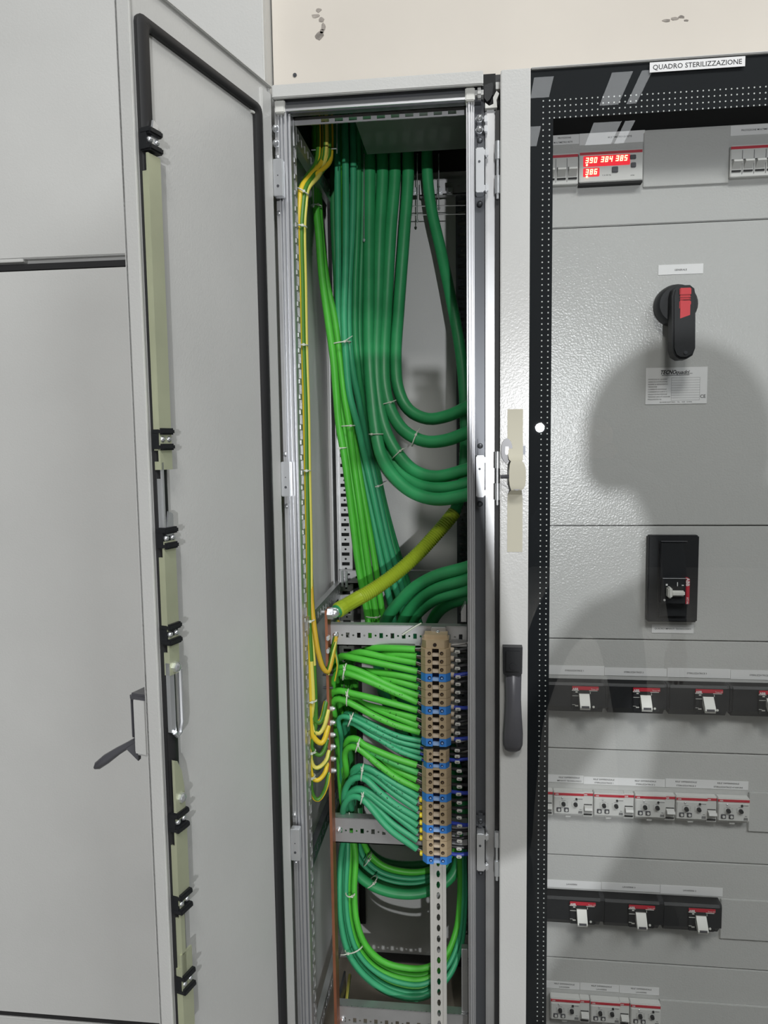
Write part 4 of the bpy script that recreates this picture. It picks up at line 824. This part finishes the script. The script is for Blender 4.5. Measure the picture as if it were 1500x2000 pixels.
# slim bundle down the rear left corner
TB = [
 ([(617, 345, .25), (617, 400, .25), (622, 450, .25), (629, 540, .25), (640, 620, .25), (651, 700, .25), (656, 760, .255), (662, 830, .26), (674, 900, .26), (688, 1010, .27), (701, 1110, .28), (716, 1190, .285), (735, 1300, .29), (790, 1450, .33), (870, 1590, .36)], gbright, .0072, 'outermost bright green cable of the slim bundle, on its left edge'),
 ([(621, 345, .275), (623, 400, .275), (629, 480, .275), (640, 560, .27), (653, 620, .265), (664, 700, .265), (672, 770, .265), (682, 830, .265), (692, 910, .27), (706, 1010, .275), (720, 1110, .285), (733, 1190, .29), (750, 1300, .30), (800, 1440, .335), (876, 1580, .365)], gbright, .0068, 'second bright green cable from the left in the slim bundle'),
 ([(618, 345, .30), (620, 420, .30), (628, 500, .30), (642, 600, .295), (654, 700, .29), (663, 780, .285), (673, 840, .275), (684, 920, .275), (699, 1010, .28), (712, 1110, .29), (723, 1190, .295), (742, 1310, .305), (795, 1450, .34), (873, 1585, .37)], gbright, .0065, 'bright green cable half behind the two left ones in the slim bundle'),
 ([(662, 330, .30), (662, 450, .30), (662, 600, .295), (667, 700, .29), (677, 780, .28), (691, 850, .28), (703, 930, .28), (719, 1020, .285), (734, 1110, .29), (746, 1190, .295), (765, 1300, .31), (815, 1450, .34), (882, 1580, .365)], gbright, .0065, 'rightmost bright green cable of the slim bundle'),
 ([(675, 330, .26), (676, 420, .26), (675, 520, .26), (672, 620, .258), (676, 700, .258), (683, 770, .262), (698, 830, .268), (712, 890, .275), (728, 960, .28), (745, 1040, .29), (764, 1120, .30), (785, 1190, .31), (805, 1300, .325), (850, 1440, .35), (893, 1560, .365)], gblue, .0068, 'long blue-green cable in front, right of the bright green ones'),
 ([(659, 330, .275), (660, 420, .275), (661, 520, .275), (662, 620, .27), (671, 720, .275), (681, 800, .28), (699, 870, .285), (713, 940, .29), (730, 1020, .295), (748, 1110, .30), (765, 1190, .31), (785, 1300, .325), (830, 1450, .35), (888, 1570, .365)], gblue, .0066, 'blue-green cable between the bright green ones and the long front one'),
 ([(690, 345, .29), (688, 450, .29), (682, 560, .285), (682, 660, .28), (690, 730, .285), (702, 790, .29), (714, 850, .295), (727, 910, .30), (742, 980, .305), (760, 1060, .31), (780, 1130, .32), (800, 1210, .33), (825, 1330, .345), (862, 1450, .36), (897, 1560, .37)], gblue, .0066, 'blue-green cable right of the long front one, under a tie'),
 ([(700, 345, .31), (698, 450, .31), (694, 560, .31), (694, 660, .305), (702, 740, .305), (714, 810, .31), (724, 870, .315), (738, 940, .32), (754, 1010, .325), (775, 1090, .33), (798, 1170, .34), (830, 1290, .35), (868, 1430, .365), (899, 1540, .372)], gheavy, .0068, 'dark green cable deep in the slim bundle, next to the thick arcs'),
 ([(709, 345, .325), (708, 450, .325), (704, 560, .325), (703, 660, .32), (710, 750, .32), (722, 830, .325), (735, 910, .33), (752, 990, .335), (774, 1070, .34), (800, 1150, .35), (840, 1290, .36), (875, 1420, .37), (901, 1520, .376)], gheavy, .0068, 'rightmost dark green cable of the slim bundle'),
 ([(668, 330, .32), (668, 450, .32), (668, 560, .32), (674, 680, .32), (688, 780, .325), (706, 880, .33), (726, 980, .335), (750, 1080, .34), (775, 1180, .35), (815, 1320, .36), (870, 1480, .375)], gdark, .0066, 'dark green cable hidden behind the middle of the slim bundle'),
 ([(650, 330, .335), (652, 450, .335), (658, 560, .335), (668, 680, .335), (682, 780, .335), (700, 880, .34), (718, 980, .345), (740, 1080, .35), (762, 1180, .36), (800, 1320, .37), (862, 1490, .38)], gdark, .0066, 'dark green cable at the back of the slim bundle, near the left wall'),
]
for P, m_, r_, lab in TB: cable(P, r_, m_, lab, 'slim green cables down the rear left corner', 'slim_cable', 10, catmull(up(P, 0), .012))
# ------------------------------------------------------------------ fan into the terminals, then down into the loops
YT = .0755
FAN = [  # group, material, right-to-left pixel points after the terminal end
 ('A', gbright, [(811, 1268), (770, 1266), (729, 1266), (706, 1272)]), ('A', gbright, [(814, 1282), (775, 1278), (739, 1279), (705, 1280)]),
 ('A', gbright, [(813, 1294), (754, 1284), (703, 1274), (686, 1278), (668, 1284)]), ('A', gbright, [(815, 1311), (754, 1298), (691, 1285), (668, 1281), (660, 1288)]),
 ('B', gbright, [(814, 1326), (770, 1317), (721, 1311), (690, 1308)]), ('B', gbright, [(817, 1342), (767, 1328), (729, 1318), (695, 1310)]),
 ('B', gbright, [(817, 1358), (767, 1341), (729, 1323), (703, 1311), (682, 1304), (666, 1304), (656, 1311)]), ('B', gbright, [(815, 1371), (770, 1352), (729, 1334), (691, 1319), (674, 1314), (659, 1315), (651, 1327), (651, 1345)]),
 ('C', gbright, [(815, 1387), (767, 1374), (729, 1364), (691, 1355), (666, 1349), (652, 1351), (646, 1360)]), ('C', gbright, [(814, 1403), (767, 1390), (716, 1377), (688, 1366)]),
 ('C', gbright, [(817, 1417), (767, 1398), (729, 1383), (697, 1371), (676, 1364)]), ('C', gbright, [(820, 1430), (767, 1414), (729, 1397), (697, 1380), (672, 1368), (656, 1366), (650, 1375), (653, 1393)]),
 ('D', gblue, [(822, 1447), (780, 1438), (752, 1426), (718, 1409), (696, 1398), (676, 1393)]), ('D', gblue, [(821, 1458), (780, 1448), (738, 1430), (710, 1415), (686, 1403), (670, 1399), (661, 1406), (665, 1428)]),
 ('D', gblue, [(821, 1470), (785, 1459), (745, 1440), (715, 1422), (690, 1409), (676, 1408)]), ('D', gblue, [(823, 1482), (780, 1467), (745, 1447), (717, 1431), (692, 1414), (674, 1412)]),
 ('E', gbright, [(814, 1494), (773, 1481), (738, 1467), (710, 1454), (698, 1444), (683, 1443), (676, 1453)]), ('E', gmid, [(816, 1509), (773, 1492), (738, 1475), (710, 1460), (694, 1452), (682, 1456)]),
 ('E', gbright, [(814, 1523), (780, 1507), (745, 1488), (712, 1466), (694, 1458)]), ('E', gbright, [(818, 1540), (780, 1522), (745, 1498), (717, 1475), (697, 1460), (682, 1460), (674, 1471), (676, 1500)]),
 ('F', gblue, [(816, 1555), (780, 1535), (745, 1514), (718, 1500), (702, 1497), (690, 1505)]), ('F', gblue, [(814, 1568), (766, 1535), (731, 1506), (711, 1498), (697, 1504), (688, 1518)]),
 ('F', gblue, [(816, 1582), (766, 1547), (738, 1524), (718, 1511), (700, 1508), (686, 1520)]), ('F', gblue, [(816, 1597), (773, 1572), (738, 1544), (717, 1524), (703, 1518), (687, 1523), (676, 1538), (672, 1555)]),
 ('G', gblue, [(815, 1611), (780, 1588), (745, 1562), (716, 1544), (698, 1540), (684, 1550)]), ('G', gblue, [(815, 1626), (773, 1593), (738, 1566), (714, 1547), (697, 1543), (683, 1550), (675, 1562)]),
 ('G', gblue, [(815, 1641), (766, 1607), (738, 1578), (714, 1556), (698, 1550), (684, 1558)]), ('G', gblue, [(814, 1658), (766, 1624), (745, 1603), (724, 1577), (707, 1560), (693, 1555), (679, 1562), (671, 1577)]),
]
gd_ = {'A': 'bright green top group', 'B': 'bright green second group', 'C': 'bright green third group', 'D': 'thin blue-green fourth group', 'E': 'bright green fifth group', 'F': 'blue-green group above the lowest', 'G': 'lowest blue-green group'}
cnt = {}; nF = len(FAN)
def big_loop(s, y):       # s 0 inner .. 1 outer
    L = lambda a, b: a + (b - a) * s
    return [(L(694, 666), 1660, y), (L(692, 661), 1740, y - .015), (L(697, 664), 1800, y - .025), (L(714, 680), L(1845, 1865), y - .03), (L(745, 715), L(1876, 1912), y - .03), (L(790, 765), L(1890, 1944), y - .025), (L(835, 825), L(1889, 1951), y - .015), (L(870, 872), L(1866, 1915), y), (L(890, 898), L(1820, 1860), y + .02), (L(898, 908), 1760, y + .03), (L(899, 907), 1690, y + .05), (L(897, 905), 1600, y + .08)]
def small_loop(s, y):
    L = lambda a, b: a + (b - a) * s
    return [(L(712, 676), 1650, y), (L(722, 690), L(1668, 1696), y), (L(748, 722), L(1690, 1727), y), (L(790, 775), L(1702, 1744), y), (L(835, 830), L(1700, 1741), y + .01), (L(872, 878), L(1680, 1715), y + .03), (L(893, 903), 1650, y + .05), (L(898, 906), 1590, y + .08)]
for i, (g, m_, L) in enumerate(FAN):
    k = cnt.get(g, 0); cnt[g] = k + 1; n = len(L)
    short = n <= 5
    yl = [YT + (.004 if j == 0 else .004 + .018 * (j / (n - 1)) ** 1.5 + (.030 * (j / (n - 1)) ** 2 if short else .010 * (j / (n - 1)) ** 2)) + .0022 * (k % 3 - 1) * (0 if j == 0 else 1) for j in range(n)]
    pts = [W(p[0], p[1], y) for p, y in zip(L, yl)]
    s = (i // 2) / 13.0 * (.96 if i % 4 else 1.0) if i % 2 == 0 else ((i // 2) * 5 % 14) / 13.0; y0 = .165 + .05 * ((i // 2 * 3) % 7) / 6
    lx, ly = L[-1]; ye = yl[-1]
    if ly < 1560:
        xv = 662 + (i * 11 % 30) if lx > 660 else lx + 8
        if short: pts += [W(lx - 12, ly + 6, ye + .03), W(xv + 8, ly + 40, .17 + .02 * (i % 3))]
        else: pts += [W(lx + 3, ly + 28, ye + .03)]
        if ly < 1480: pts += [W(668 + (i * 7 % 22), 1560, .17 + .015 * (i % 4))]
    lp = big_loop(s, y0) if i % 2 == 0 else small_loop(s, y0 + .06)
    pts += [W(*q) for q in lp]
    pts = catmull(pts, .010)
    t = thing('fan_cable', '%s cable from the top in the %s of the terminal fan' % (('first', 'second', 'third', 'fourth')[k], gd_[g]), 'cable', pts[0], 'green cables fanned into the terminal strip')
    r_ = .0059 if g != 'D' else .0046
    mb = MB(); mb.tube(pts, r_, 10); mb.build('sheath', m_, t)
    # stripped end: core and print
    e = pts[0]; d = (pts[0] - pts[1]).normalized(); xe = TX - (.0255 if g not in 'D' else .0225)
    zt_i = min(TZ, key=lambda z: abs(z - W(823, L[0][1], .075).z))
    tgt = Vector((xe + .002, .076, zt_i - .001))
    if g in 'FG':
        mb = MB(); c0 = Vector((xe - .0062, .074, zt_i - .001)); mb.tube([c0, c0 + Vector((.0008, 0, 0)), c0 + Vector((.0055, 0, 0)), c0 + Vector((.007, 0, 0))], [.0036, .0047, .0047, .004], 10); mb.build('yellow_sleeve', ysleeve, t)
    for q, (mm, dz, rr_) in enumerate(((brownw if g != 'D' else bluew, -.0018, .0020), (greyw, .0022, .0010))):
        mb = MB(); mb.tube([e - d * .002 + Vector((0, 0, dz * .6)), e.lerp(tgt, .5) + Vector((0, -.001, dz)), tgt + Vector((0, 0, dz))], rr_, 6); mb.build('core', mm, t)
    if g in 'BCDEF' and k in (1, 3) or (g == 'D' and k < 4):
        mb = MB()
        for q in range(3, 9):
            if q >= len(pts): break
            c = pts[q] + Vector((random.uniform(-.003, .003), -r_ * .93, random.uniform(-.002, .002)))
            for _ in range(2):
                a = c + Vector((random.uniform(-.003, .003), -.0002, random.uniform(-.0012, .002))); b = a + Vector((random.uniform(-.0018, .0018), 0, random.uniform(-.002, .002)))
                mb.tube([a, a.lerp(b, .5) + Vector((.0005, 0, .0004)), b], .00045, 4)
        mb.build('pen_mark', ink, t)
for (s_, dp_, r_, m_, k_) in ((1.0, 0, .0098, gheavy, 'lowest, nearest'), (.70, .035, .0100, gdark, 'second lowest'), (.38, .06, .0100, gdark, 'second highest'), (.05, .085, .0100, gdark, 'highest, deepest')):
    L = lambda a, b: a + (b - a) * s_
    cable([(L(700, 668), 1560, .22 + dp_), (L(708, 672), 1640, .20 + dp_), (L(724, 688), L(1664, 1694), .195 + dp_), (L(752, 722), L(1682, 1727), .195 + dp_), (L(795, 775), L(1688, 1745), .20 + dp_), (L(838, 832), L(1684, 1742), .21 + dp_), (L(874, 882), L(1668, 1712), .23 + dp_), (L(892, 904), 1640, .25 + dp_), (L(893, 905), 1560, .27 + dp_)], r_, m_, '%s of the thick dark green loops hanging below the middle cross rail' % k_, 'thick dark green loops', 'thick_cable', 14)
# ------------------------------------------------------------------ yellow-green earth wires
def step_stripe(rot, gn): return lambda i, k: 1 if ((k + rot + (5 if i > 128 else 0)) % 10) < gn + 2 else 0
def stripe(rot, tw, gn=2): return lambda i, k: 1 if ((k + rot + int(i * tw)) % 10) < gn + 2 else 0
EW = [  # x offset, y offset, r, rotation, base colour, green share, exit y, loop end, loop low
 (-.0068, .004, .0046, 1, yel, 1, (634, 1381), (621, 1411)), (.0035, -.002, .0044, 3, ypale, 4, (638, 1397), (620, 1432)), (-.0022, -.004, .0050, 6, yel, 2, (638, 1428), (625, 1451)),
 (.0070, .003, .0038, 8, ypale, 3, (637, 1451), (622, 1475)), (.0010, .006, .0042, 5, ypale, 3, (640, 1476), (617, 1500)), (-.0046, -.001, .0042, 7, yel, 2, (637, 1500), (617, 1524)), (.0000, .002, .0040, 2, yel, 1, (640, 1519), (619, 1562)),
]
trunk = [(600, 1205), (605, 1300), (606, 1370), (606, 1420), (606, 1470), (605, 1520)]
YB = .055
el = ('first', 'second', 'third', 'fourth', 'fifth', 'sixth', 'lowest')
exs = [622, 628, 632, 637, 643, 647, 634]
for i, (dx, dy, r_, rot, m_, gs, e, lo) in enumerate(EW):
    o_ = Vector((dx, dy, 0)); up_ = W(exs[i], 290, .15 + .01 * (i % 3)); sq = 1.0
    P = [Vector((up_.x, up_.y, 2.36)), Vector((up_.x, up_.y, 2.15)), up_, W(exs[i] - 4, 318, .145), W(610 + (exs[i] - 632) * .5, 345, .10) + o_, W(592, 370, .07) + o_, W(588, 400, .062) + o_]
    for px, py in ((585, 443), (587, 560), (589, 675), (593, 800), (595, 920), (598, 1060)): P.append(W(px, py, YB) + o_)
    for px, py in trunk:
        if py < lo[1] - 38: P.append(W(px + (2 if py > 1300 else 0), py, YB) + o_ * (1 if py < 1450 else .7))
    dp = lo[1] - e[1]; P += [W(607 + (lo[0] - 617) * .3, lo[1] - 14 - dp * .15, YB), W(lo[0] - 5, lo[1] - 3, YB + .003), W(lo[0] + 3, lo[1], YB + .005), W(lo[0] * .45 + e[0] * .55 + 1, lo[1] - dp * .28, YB + .009), W(e[0] - 1, lo[1] - dp * .75, .066), W(e[0] + 1, e[1] - 3, .071), W(e[0] + 3, e[1] - 10, .075)]
    pts = catmull(P, .009)
    t = thing('earth_wire', ('%s yellow-green earth wire to loop from the left bundle onto the copper bar' % el[i]), 'wire', pts[0], 'yellow-green earth wires along the left post')
    mb = MB(); mb.tube(pts, r_, 10, twist=step_stripe(rot, gs) if gs > 2 else stripe(rot, .012, gs)); mb.build('insulation', [m_, ygreen], t)
    mb = MB(); mb.tube([pts[-2], pts[-1], pts[-1] + Vector((.004, .002, .004))], [.0040, .0040, .003], 8); mb.build('crimp_lug', zinc, t)
P = [(598, 1000, .062), (605, 1100, .060), (609, 1180, .058), (614, 1225, .056), (622, 1275, .056), (632, 1306, .06), (640, 1312, .064), (645, 1300, .07), (652, 1262, .085), (657, 1235, .115), (660, 1215, .15)]
pts = pxpath(P); mb = MB(); mb.tube(pts, .0048, 10, twist=stripe(4, .01, 0)); tag(mb.build('earth_wire', [yorange, ygreen], loc=pts[0]), 'thick amber earth wire swinging to the copper bar below the big bolt', 'wire')
P = [(641, 1318, .068), (646, 1290, .07), (653, 1262, .08), (660, 1240, .12)]
pts = pxpath(P); mb = MB(); mb.tube(pts, .0026, 8, twist=stripe(4, .01, 2)); tag(mb.build('earth_wire', [ypale, ygreen], loc=pts[0]), 'short thin yellow-green wire at the left end of the upper cross rail', 'wire')
P = [(655, 1330, .075), (660, 1300, .075), (655, 1268, .09), (664, 1248, .13)]
pts = pxpath(P); mb = MB(); mb.tube(pts, .0024, 8, twist=stripe(1, .01, 2)); tag(mb.build('earth_wire', [yel, ygreen], loc=pts[0]), 'short yellow wire bowing right beside the copper bar below the upper rail', 'wire')
# strips lying at the bottom
mb = MB(); a, b = W(683, 1905, .26), W(676, 1962, .15); mb.tube([a, a.lerp(b, .5), b], .0035, 8, twist=stripe(2, .01, 1)); tag(mb.build('earth_wire', [ypale, ygreen], loc=b), 'short straight yellow-green wire lying behind the lowest cross rail', 'wire')
mb = MB(); a, b = W(745, 1866, .42), W(905, 1880, .42); mb.box(a.x, b.x, .415, .435, .359, .372, bev=.004); tag(mb.build('wooden_batten', mat('amber_wood', (.42, .22, .05), .6), loc=(a.x, .42, .359)), 'amber coloured batten on the floor at the back of the cable cabinet', 'batten')
# ================================================================== CABLE TIES
def tie(px, py, Y, wpx, tilt=0, dep=None, lab='', tail=None, grp='white cable ties', hd=1):
    c = W(px, py, Y); s = (Y + 1.2) / 1470.0; hw = wpx * s / 2; dep = dep or hw; ca, sa = math.cos(math.radians(tilt)), math.sin(math.radians(tilt))
    t = thing('cable_tie', lab, 'cable tie', c, grp)
    pts = [c + Vector((ca * hw * math.cos(a), dep * math.sin(a), sa * hw * math.cos(a))) for a in [2 * math.pi * k / 18 for k in range(18)]]
    mb = MB(); mb.tube(pts, .00125, 6, closed=True); mb.build('strap', tiem, t)
    h = c + Vector((ca * hw * .55 * hd, -dep * .83, sa * hw * .55 * hd))
    mb = MB(); mb.box(h.x - .0022, h.x + .0022, h.y - .0026, h.y + .0012, h.z - .0022, h.z + .0022, bev=.0006); mb.build('lock_head', tiem, t)
    if tail:
        e = h + Vector((tail[0] * s, -.003, -tail[1] * s)); mb = MB(); mb.tube([h, h.lerp(e, .5) + Vector((0, -.002, 0)), e], [.0012, .0010, .0006], 5); mb.build('tail', tiem, t)
ny = 'white cable tie round the yellow-green wires at the left, %s from the top'
for i, (px, py, wp) in enumerate(((590, 374, 26), (587, 443, 24), (590, 675, 22), (596, 919, 20), (602, 1212, 26), (606, 1368, 26), (606, 1468, 22), (606, 1517, 20))):
    tie(px, py, YB - .001 if py > 420 else .066, wp, (-30, -6, 2, 0, 8, 4, 10, 12)[i], .0115, ny % el[min(i, 6)] if i < 7 else 'white cable tie round the last yellow-green wires, just above the lowest loop', (10, -4) if i > 4 else None, 'cable ties on the yellow-green wires')
gb = 'cable ties on the slim green bundle'
tie(618, 402, .25, 20, -5, None, 'pale cable tie at the very top of the slim bundle, on the bright green cable', None, gb)
tie(664, 671, .262, 44, 8, .018, 'white cable tie round four cables of the slim bundle, level with the rotary switch handle', (16, -10), gb)
tie(680, 832, .265, 28, 2, .016, 'white cable tie on the bright green cables, above the perforated rear post', None, gb)
tie(669, 875, .262, 16, 4, .011, 'thin cable tie on the single left bright green cable, over the rear post holes', None, gb, -1)
tie(734, 950, .305, 24, 12, .016, 'white cable tie on the blue-green cables, left of the lowest thick arc', (20, -8), gb)
tie(728, 1203, .288, 30, -2, .014, 'white cable tie on the green cables just above the upper cross rail', None, gb)
ga = 'cable ties on the thick arcs'
tie(757, 788, .277, 26, 12, .0135, 'white cable tie on the second thick arc, in the shadowed part', (12, -4), ga)
tie(810, 857, .241, 31, 68, .0135, 'white cable tie with upright tail at the lowest point of the second thick arc', (8, -12), ga)
tie(777, 886, .234, 29, 42, .0135, 'white cable tie slanting over the third thick arc', (10, -6), ga)
tie(735, 848, .244, 28, 0, .0135, 'level white cable tie on the nearest thick arc', None, ga, -1)
gf = 'cable ties on the fan into the terminals'
for px, py, Y, wp, tl, lab in ((673, 1312, .088, 34, 78, 'topmost tie of the fan, on the second group of bright green cables'), (679, 1362, .088, 34, 85, 'tie on the third group of the fan, bright green cables'), (685, 1405, .09, 30, 68, 'tie on the first blue-green group of the fan'), (699, 1455, .09, 30, 72, 'tie on the bright green group between the two blue-green groups of the fan'), (708, 1508, .092, 36, 82, 'tie on the blue-green fan group above the lowest one'), (708, 1556, .09, 30, 75, 'lowest tie of the fan, above the middle cross rail'), (680, 1585, .13, 26, -25, 'tie with a long tail just above the left end of the middle cross rail')):
    tie(px, py, Y, wp, tl, .0125, 'white ' + lab, (4, 12) if py in (1455,) else (-2, -9), gf)
gl_ = 'cable ties on the cable loops'
for px, py, Y, wp, tl, lab in ((718, 1678, .20, 28, 55, 'pale cable tie on the upper loops just below the middle cross rail'), (726, 1722, .20, 30, 40, 'pale cable tie at the lower left of the upper loops'), (685, 1742, .15, 20, 0, 'thin green-tinted tie on the left run of the big loop'), (692, 1850, .14, 42, 22, 'long white cable tie across the big loop, lower left')):
    tie(px, py, Y, wp, tl, .016, lab, (-16, 2) if py == 1850 else (6, -6), gl_, -1 if py == 1850 else 1)
mb = MB(); a, b = W(786, 1240, .096), W(823, 1217, .094); mb.tube([a, a.lerp(b, .6) + Vector((0, -.002, .001)), b], [.0018, .0016, .0012], 5); tag(mb.build('loose_strap', tiem, loc=a), 'loose white strap end lying across the upper cross rail', 'strap')
# ================================================================== THE PHOTOGRAPHER (behind the camera, throws the shadow on the board)
pn = thing('person', 'person in a dark jacket standing behind the camera, holding up a phone', 'person', (.52, -1.66, 0))
jacket = mat('dark_jacket', (.05, .06, .08), .8); trouser = mat('work_trousers', (.04, .045, .06), .85); skin = mat('skin', (.50, .30, .21), .55); hairm = mat('dark_hair', (.03, .02, .015), .6); shoe = mat('dark_shoe', (.02, .02, .02), .5)
SK = [  # joint, parent, radius x, y
 ((.44, -1.66, .98), None, .140, .110), ((.47, -1.66, 1.12), 0, .140, .105), ((.50, -1.65, 1.28), 1, .155, .110), ((.49, -1.64, 1.40), 2, .120, .090), ((.465, -1.62, 1.47), 3, .056, .060), ((.435, -1.605, 1.515), 4, .054, .058), ((.408, -1.595, 1.575), 5, .088, .098), ((.408, -1.60, 1.630), 6, .074, .083),
 ((.345, -1.62, 1.36), 3, .062, .062), ((.25, -1.56, 1.20), 8, .062, .062), ((.165, -1.49, 1.12), 9, .068, .064), ((.150, -1.39, 1.33), 10, .056, .054), ((.125, -1.275, 1.53), 11, .033, .033), ((.112, -1.250, 1.60), 12, .036, .020), ((.110, -1.243, 1.645), 13, .036, .016),
 ((.66, -1.66, 1.37), 3, .062, .062), ((.72, -1.68, 1.22), 15, .052, .052), ((.745, -1.66, 1.08), 16, .045, .045), ((.735, -1.58, .96), 17, .040, .040), ((.73, -1.53, .87), 18, .028, .028), ((.73, -1.515, .81), 19, .036, .018), ((.73, -1.51, .76), 20, .034, .015),
 ((.30, -1.65, .86), 0, .098, .095), ((.21, -1.63, .50), 22, .068, .068), ((.20, -1.66, .12), 23, .046, .048), ((.20, -1.62, .05), 24, .042, .04), ((.19, -1.50, .035), 25, .042, .026),
 ((.56, -1.66, .86), 0, .095, .095), ((.60, -1.65, .50), 27, .064, .066), ((.61, -1.67, .12), 28, .044, .046), ((.61, -1.62, .05), 29, .042, .04), ((.62, -1.50, .035), 30, .042, .026),
]
# left hand fingers curled round the phone edge, thumb on the other side; right hand hanging
for k, dz in enumerate((.030, .010, -.010, -.028)):
    b0 = len(SK); SK += [((.118, -1.236, 1.640 + dz), 14, .011, .011), ((.122, -1.212, 1.644 + dz), b0, .010, .010), ((.098, -1.196, 1.646 + dz), b0 + 1, .0085, .0085), ((.074 + .004 * k, -1.195, 1.646 + dz), b0 + 2, .0075, .0075)]
b0 = len(SK); SK += [((.084, -1.247, 1.615), 13, .011, .011), ((.064, -1.232, 1.640), b0, .0095, .0095), ((.052, -1.226, 1.660), b0 + 1, .0085, .0085)]
for k, dx in enumerate((-.027, -.009, .009, .026)):
    b0 = len(SK); ln = (.030, .034, .032, .025)[k]; SK += [((.73 + dx, -1.508, .735), 21, .009, .009), ((.73 + dx, -1.503, .735 - ln), b0, .0085, .0085), ((.73 + dx, -1.512, .735 - ln * 1.75), b0 + 1, .0075, .0075)]
b0 = len(SK); SK += [((.695, -1.505, .80), 20, .011, .011), ((.682, -1.490, .765), b0, .0095, .0095), ((.684, -1.482, .735), b0 + 1, .0085, .0085)]
me = bpy.data.meshes.new('body'); bs = Vector((.52, -1.66, 0))
me.from_pydata([tuple(Vector(j[0]) - bs) for j in SK], [(i, j[1]) for i, j in enumerate(SK) if j[1] is not None], [])
bo = bpy.data.objects.new('body', me); COL.objects.link(bo)
mo = bo.modifiers.new('skin', 'SKIN'); mo.use_smooth_shade = True; mo.branch_smoothing = .3
for i, j in enumerate(SK): me.skin_vertices[0].data[i].radius = (j[2], j[3]); me.skin_vertices[0].data[i].use_root = (i == 0)
ms_ = bo.modifiers.new('sub', 'SUBSURF'); ms_.levels = 2; ms_.render_levels = 2
dg = bpy.context.evaluated_depsgraph_get(); dg.update(); m2 = bpy.data.meshes.new_from_object(bo.evaluated_get(dg)); bpy.data.objects.remove(bo)
m2.name = 'body'; bo = bpy.data.objects.new('body', m2); COL.objects.link(bo); bo.parent = pn
for x in (jacket, trouser, skin, shoe): m2.materials.append(x)
for p in m2.polygons:
    c = p.center + bs
    p.material_index = 2 if (c.z > 1.475 and c.x > .3) or (c.x < .25 and c.z > 1.515) or (c.x > .66 and c.z < .875 and c.y > -1.57) else 3 if c.z < .09 else 1 if c.z < .98 and c.x < .68 else 0
    p.use_smooth = True
def blob(name, c, r, m_, keep=None, n=16):
    mb = MB(); rings = []
    for i in range(n + 1):
        t = math.pi * i / n; rings.append((c[2] + r[2] * math.cos(t), max(math.sin(t), .02)))
    b = len(mb.v)
    for z, k in rings:
        for q in range(n): a = 2 * math.pi * q / n; mb.v.append((c[0] + r[0] * k * math.cos(a), c[1] + r[1] * k * math.sin(a), z))
    for i in range(n):
        for q in range(n):
            f = (b + i * n + q, b + i * n + (q + 1) % n, b + (i + 1) * n + (q + 1) % n, b + (i + 1) * n + q)
            cc_ = sum((Vector(mb.v[x]) for x in f), Vector()) / 4
            if keep is None or keep(cc_): mb.f.append(f); mb.m.append(0)
    return mb.build(name, m_, pn, smooth=60)
hc = (.408, -1.600, 1.574)
blob('hair', (hc[0], hc[1] - .004, hc[2] + .006), (.100, .110, .106), hairm, lambda p: p.z > hc[2] + .045 or (p.y < hc[1] - .01 and p.z > hc[2] - .05))
for s_ in (-1, 1): blob('ear', (hc[0] + s_ * .088, hc[1], hc[2] - .015), (.012, .022, .032), skin, None, 10)
for s_ in (-1, 1): blob('eye', (hc[0] + s_ * .031, hc[1] + .092, hc[2] - .005), (.013, .010, .010), white, None, 8)
blob('nose', (hc[0], hc[1] + .102, hc[2] - .032), (.014, .018, .024), skin, None, 8)
blob('mouth', (hc[0], hc[1] + .092, hc[2] - .066), (.024, .008, .006), mat('lips', (.42, .16, .14), .5), None, 8)
ph = thing('phone', 'dark smartphone held up by the person behind the camera', 'phone', (.053, -1.216, 1.61))
mb = MB(); mb.box(-.010, .072, -1.222, -1.2125, 1.540, 1.698, bev=.003); mb.build('case', blackp, ph)
mb = MB(); mb.box(-.006, .068, -1.2228, -1.2218, 1.545, 1.693); mb.build('screen', greyp, ph)
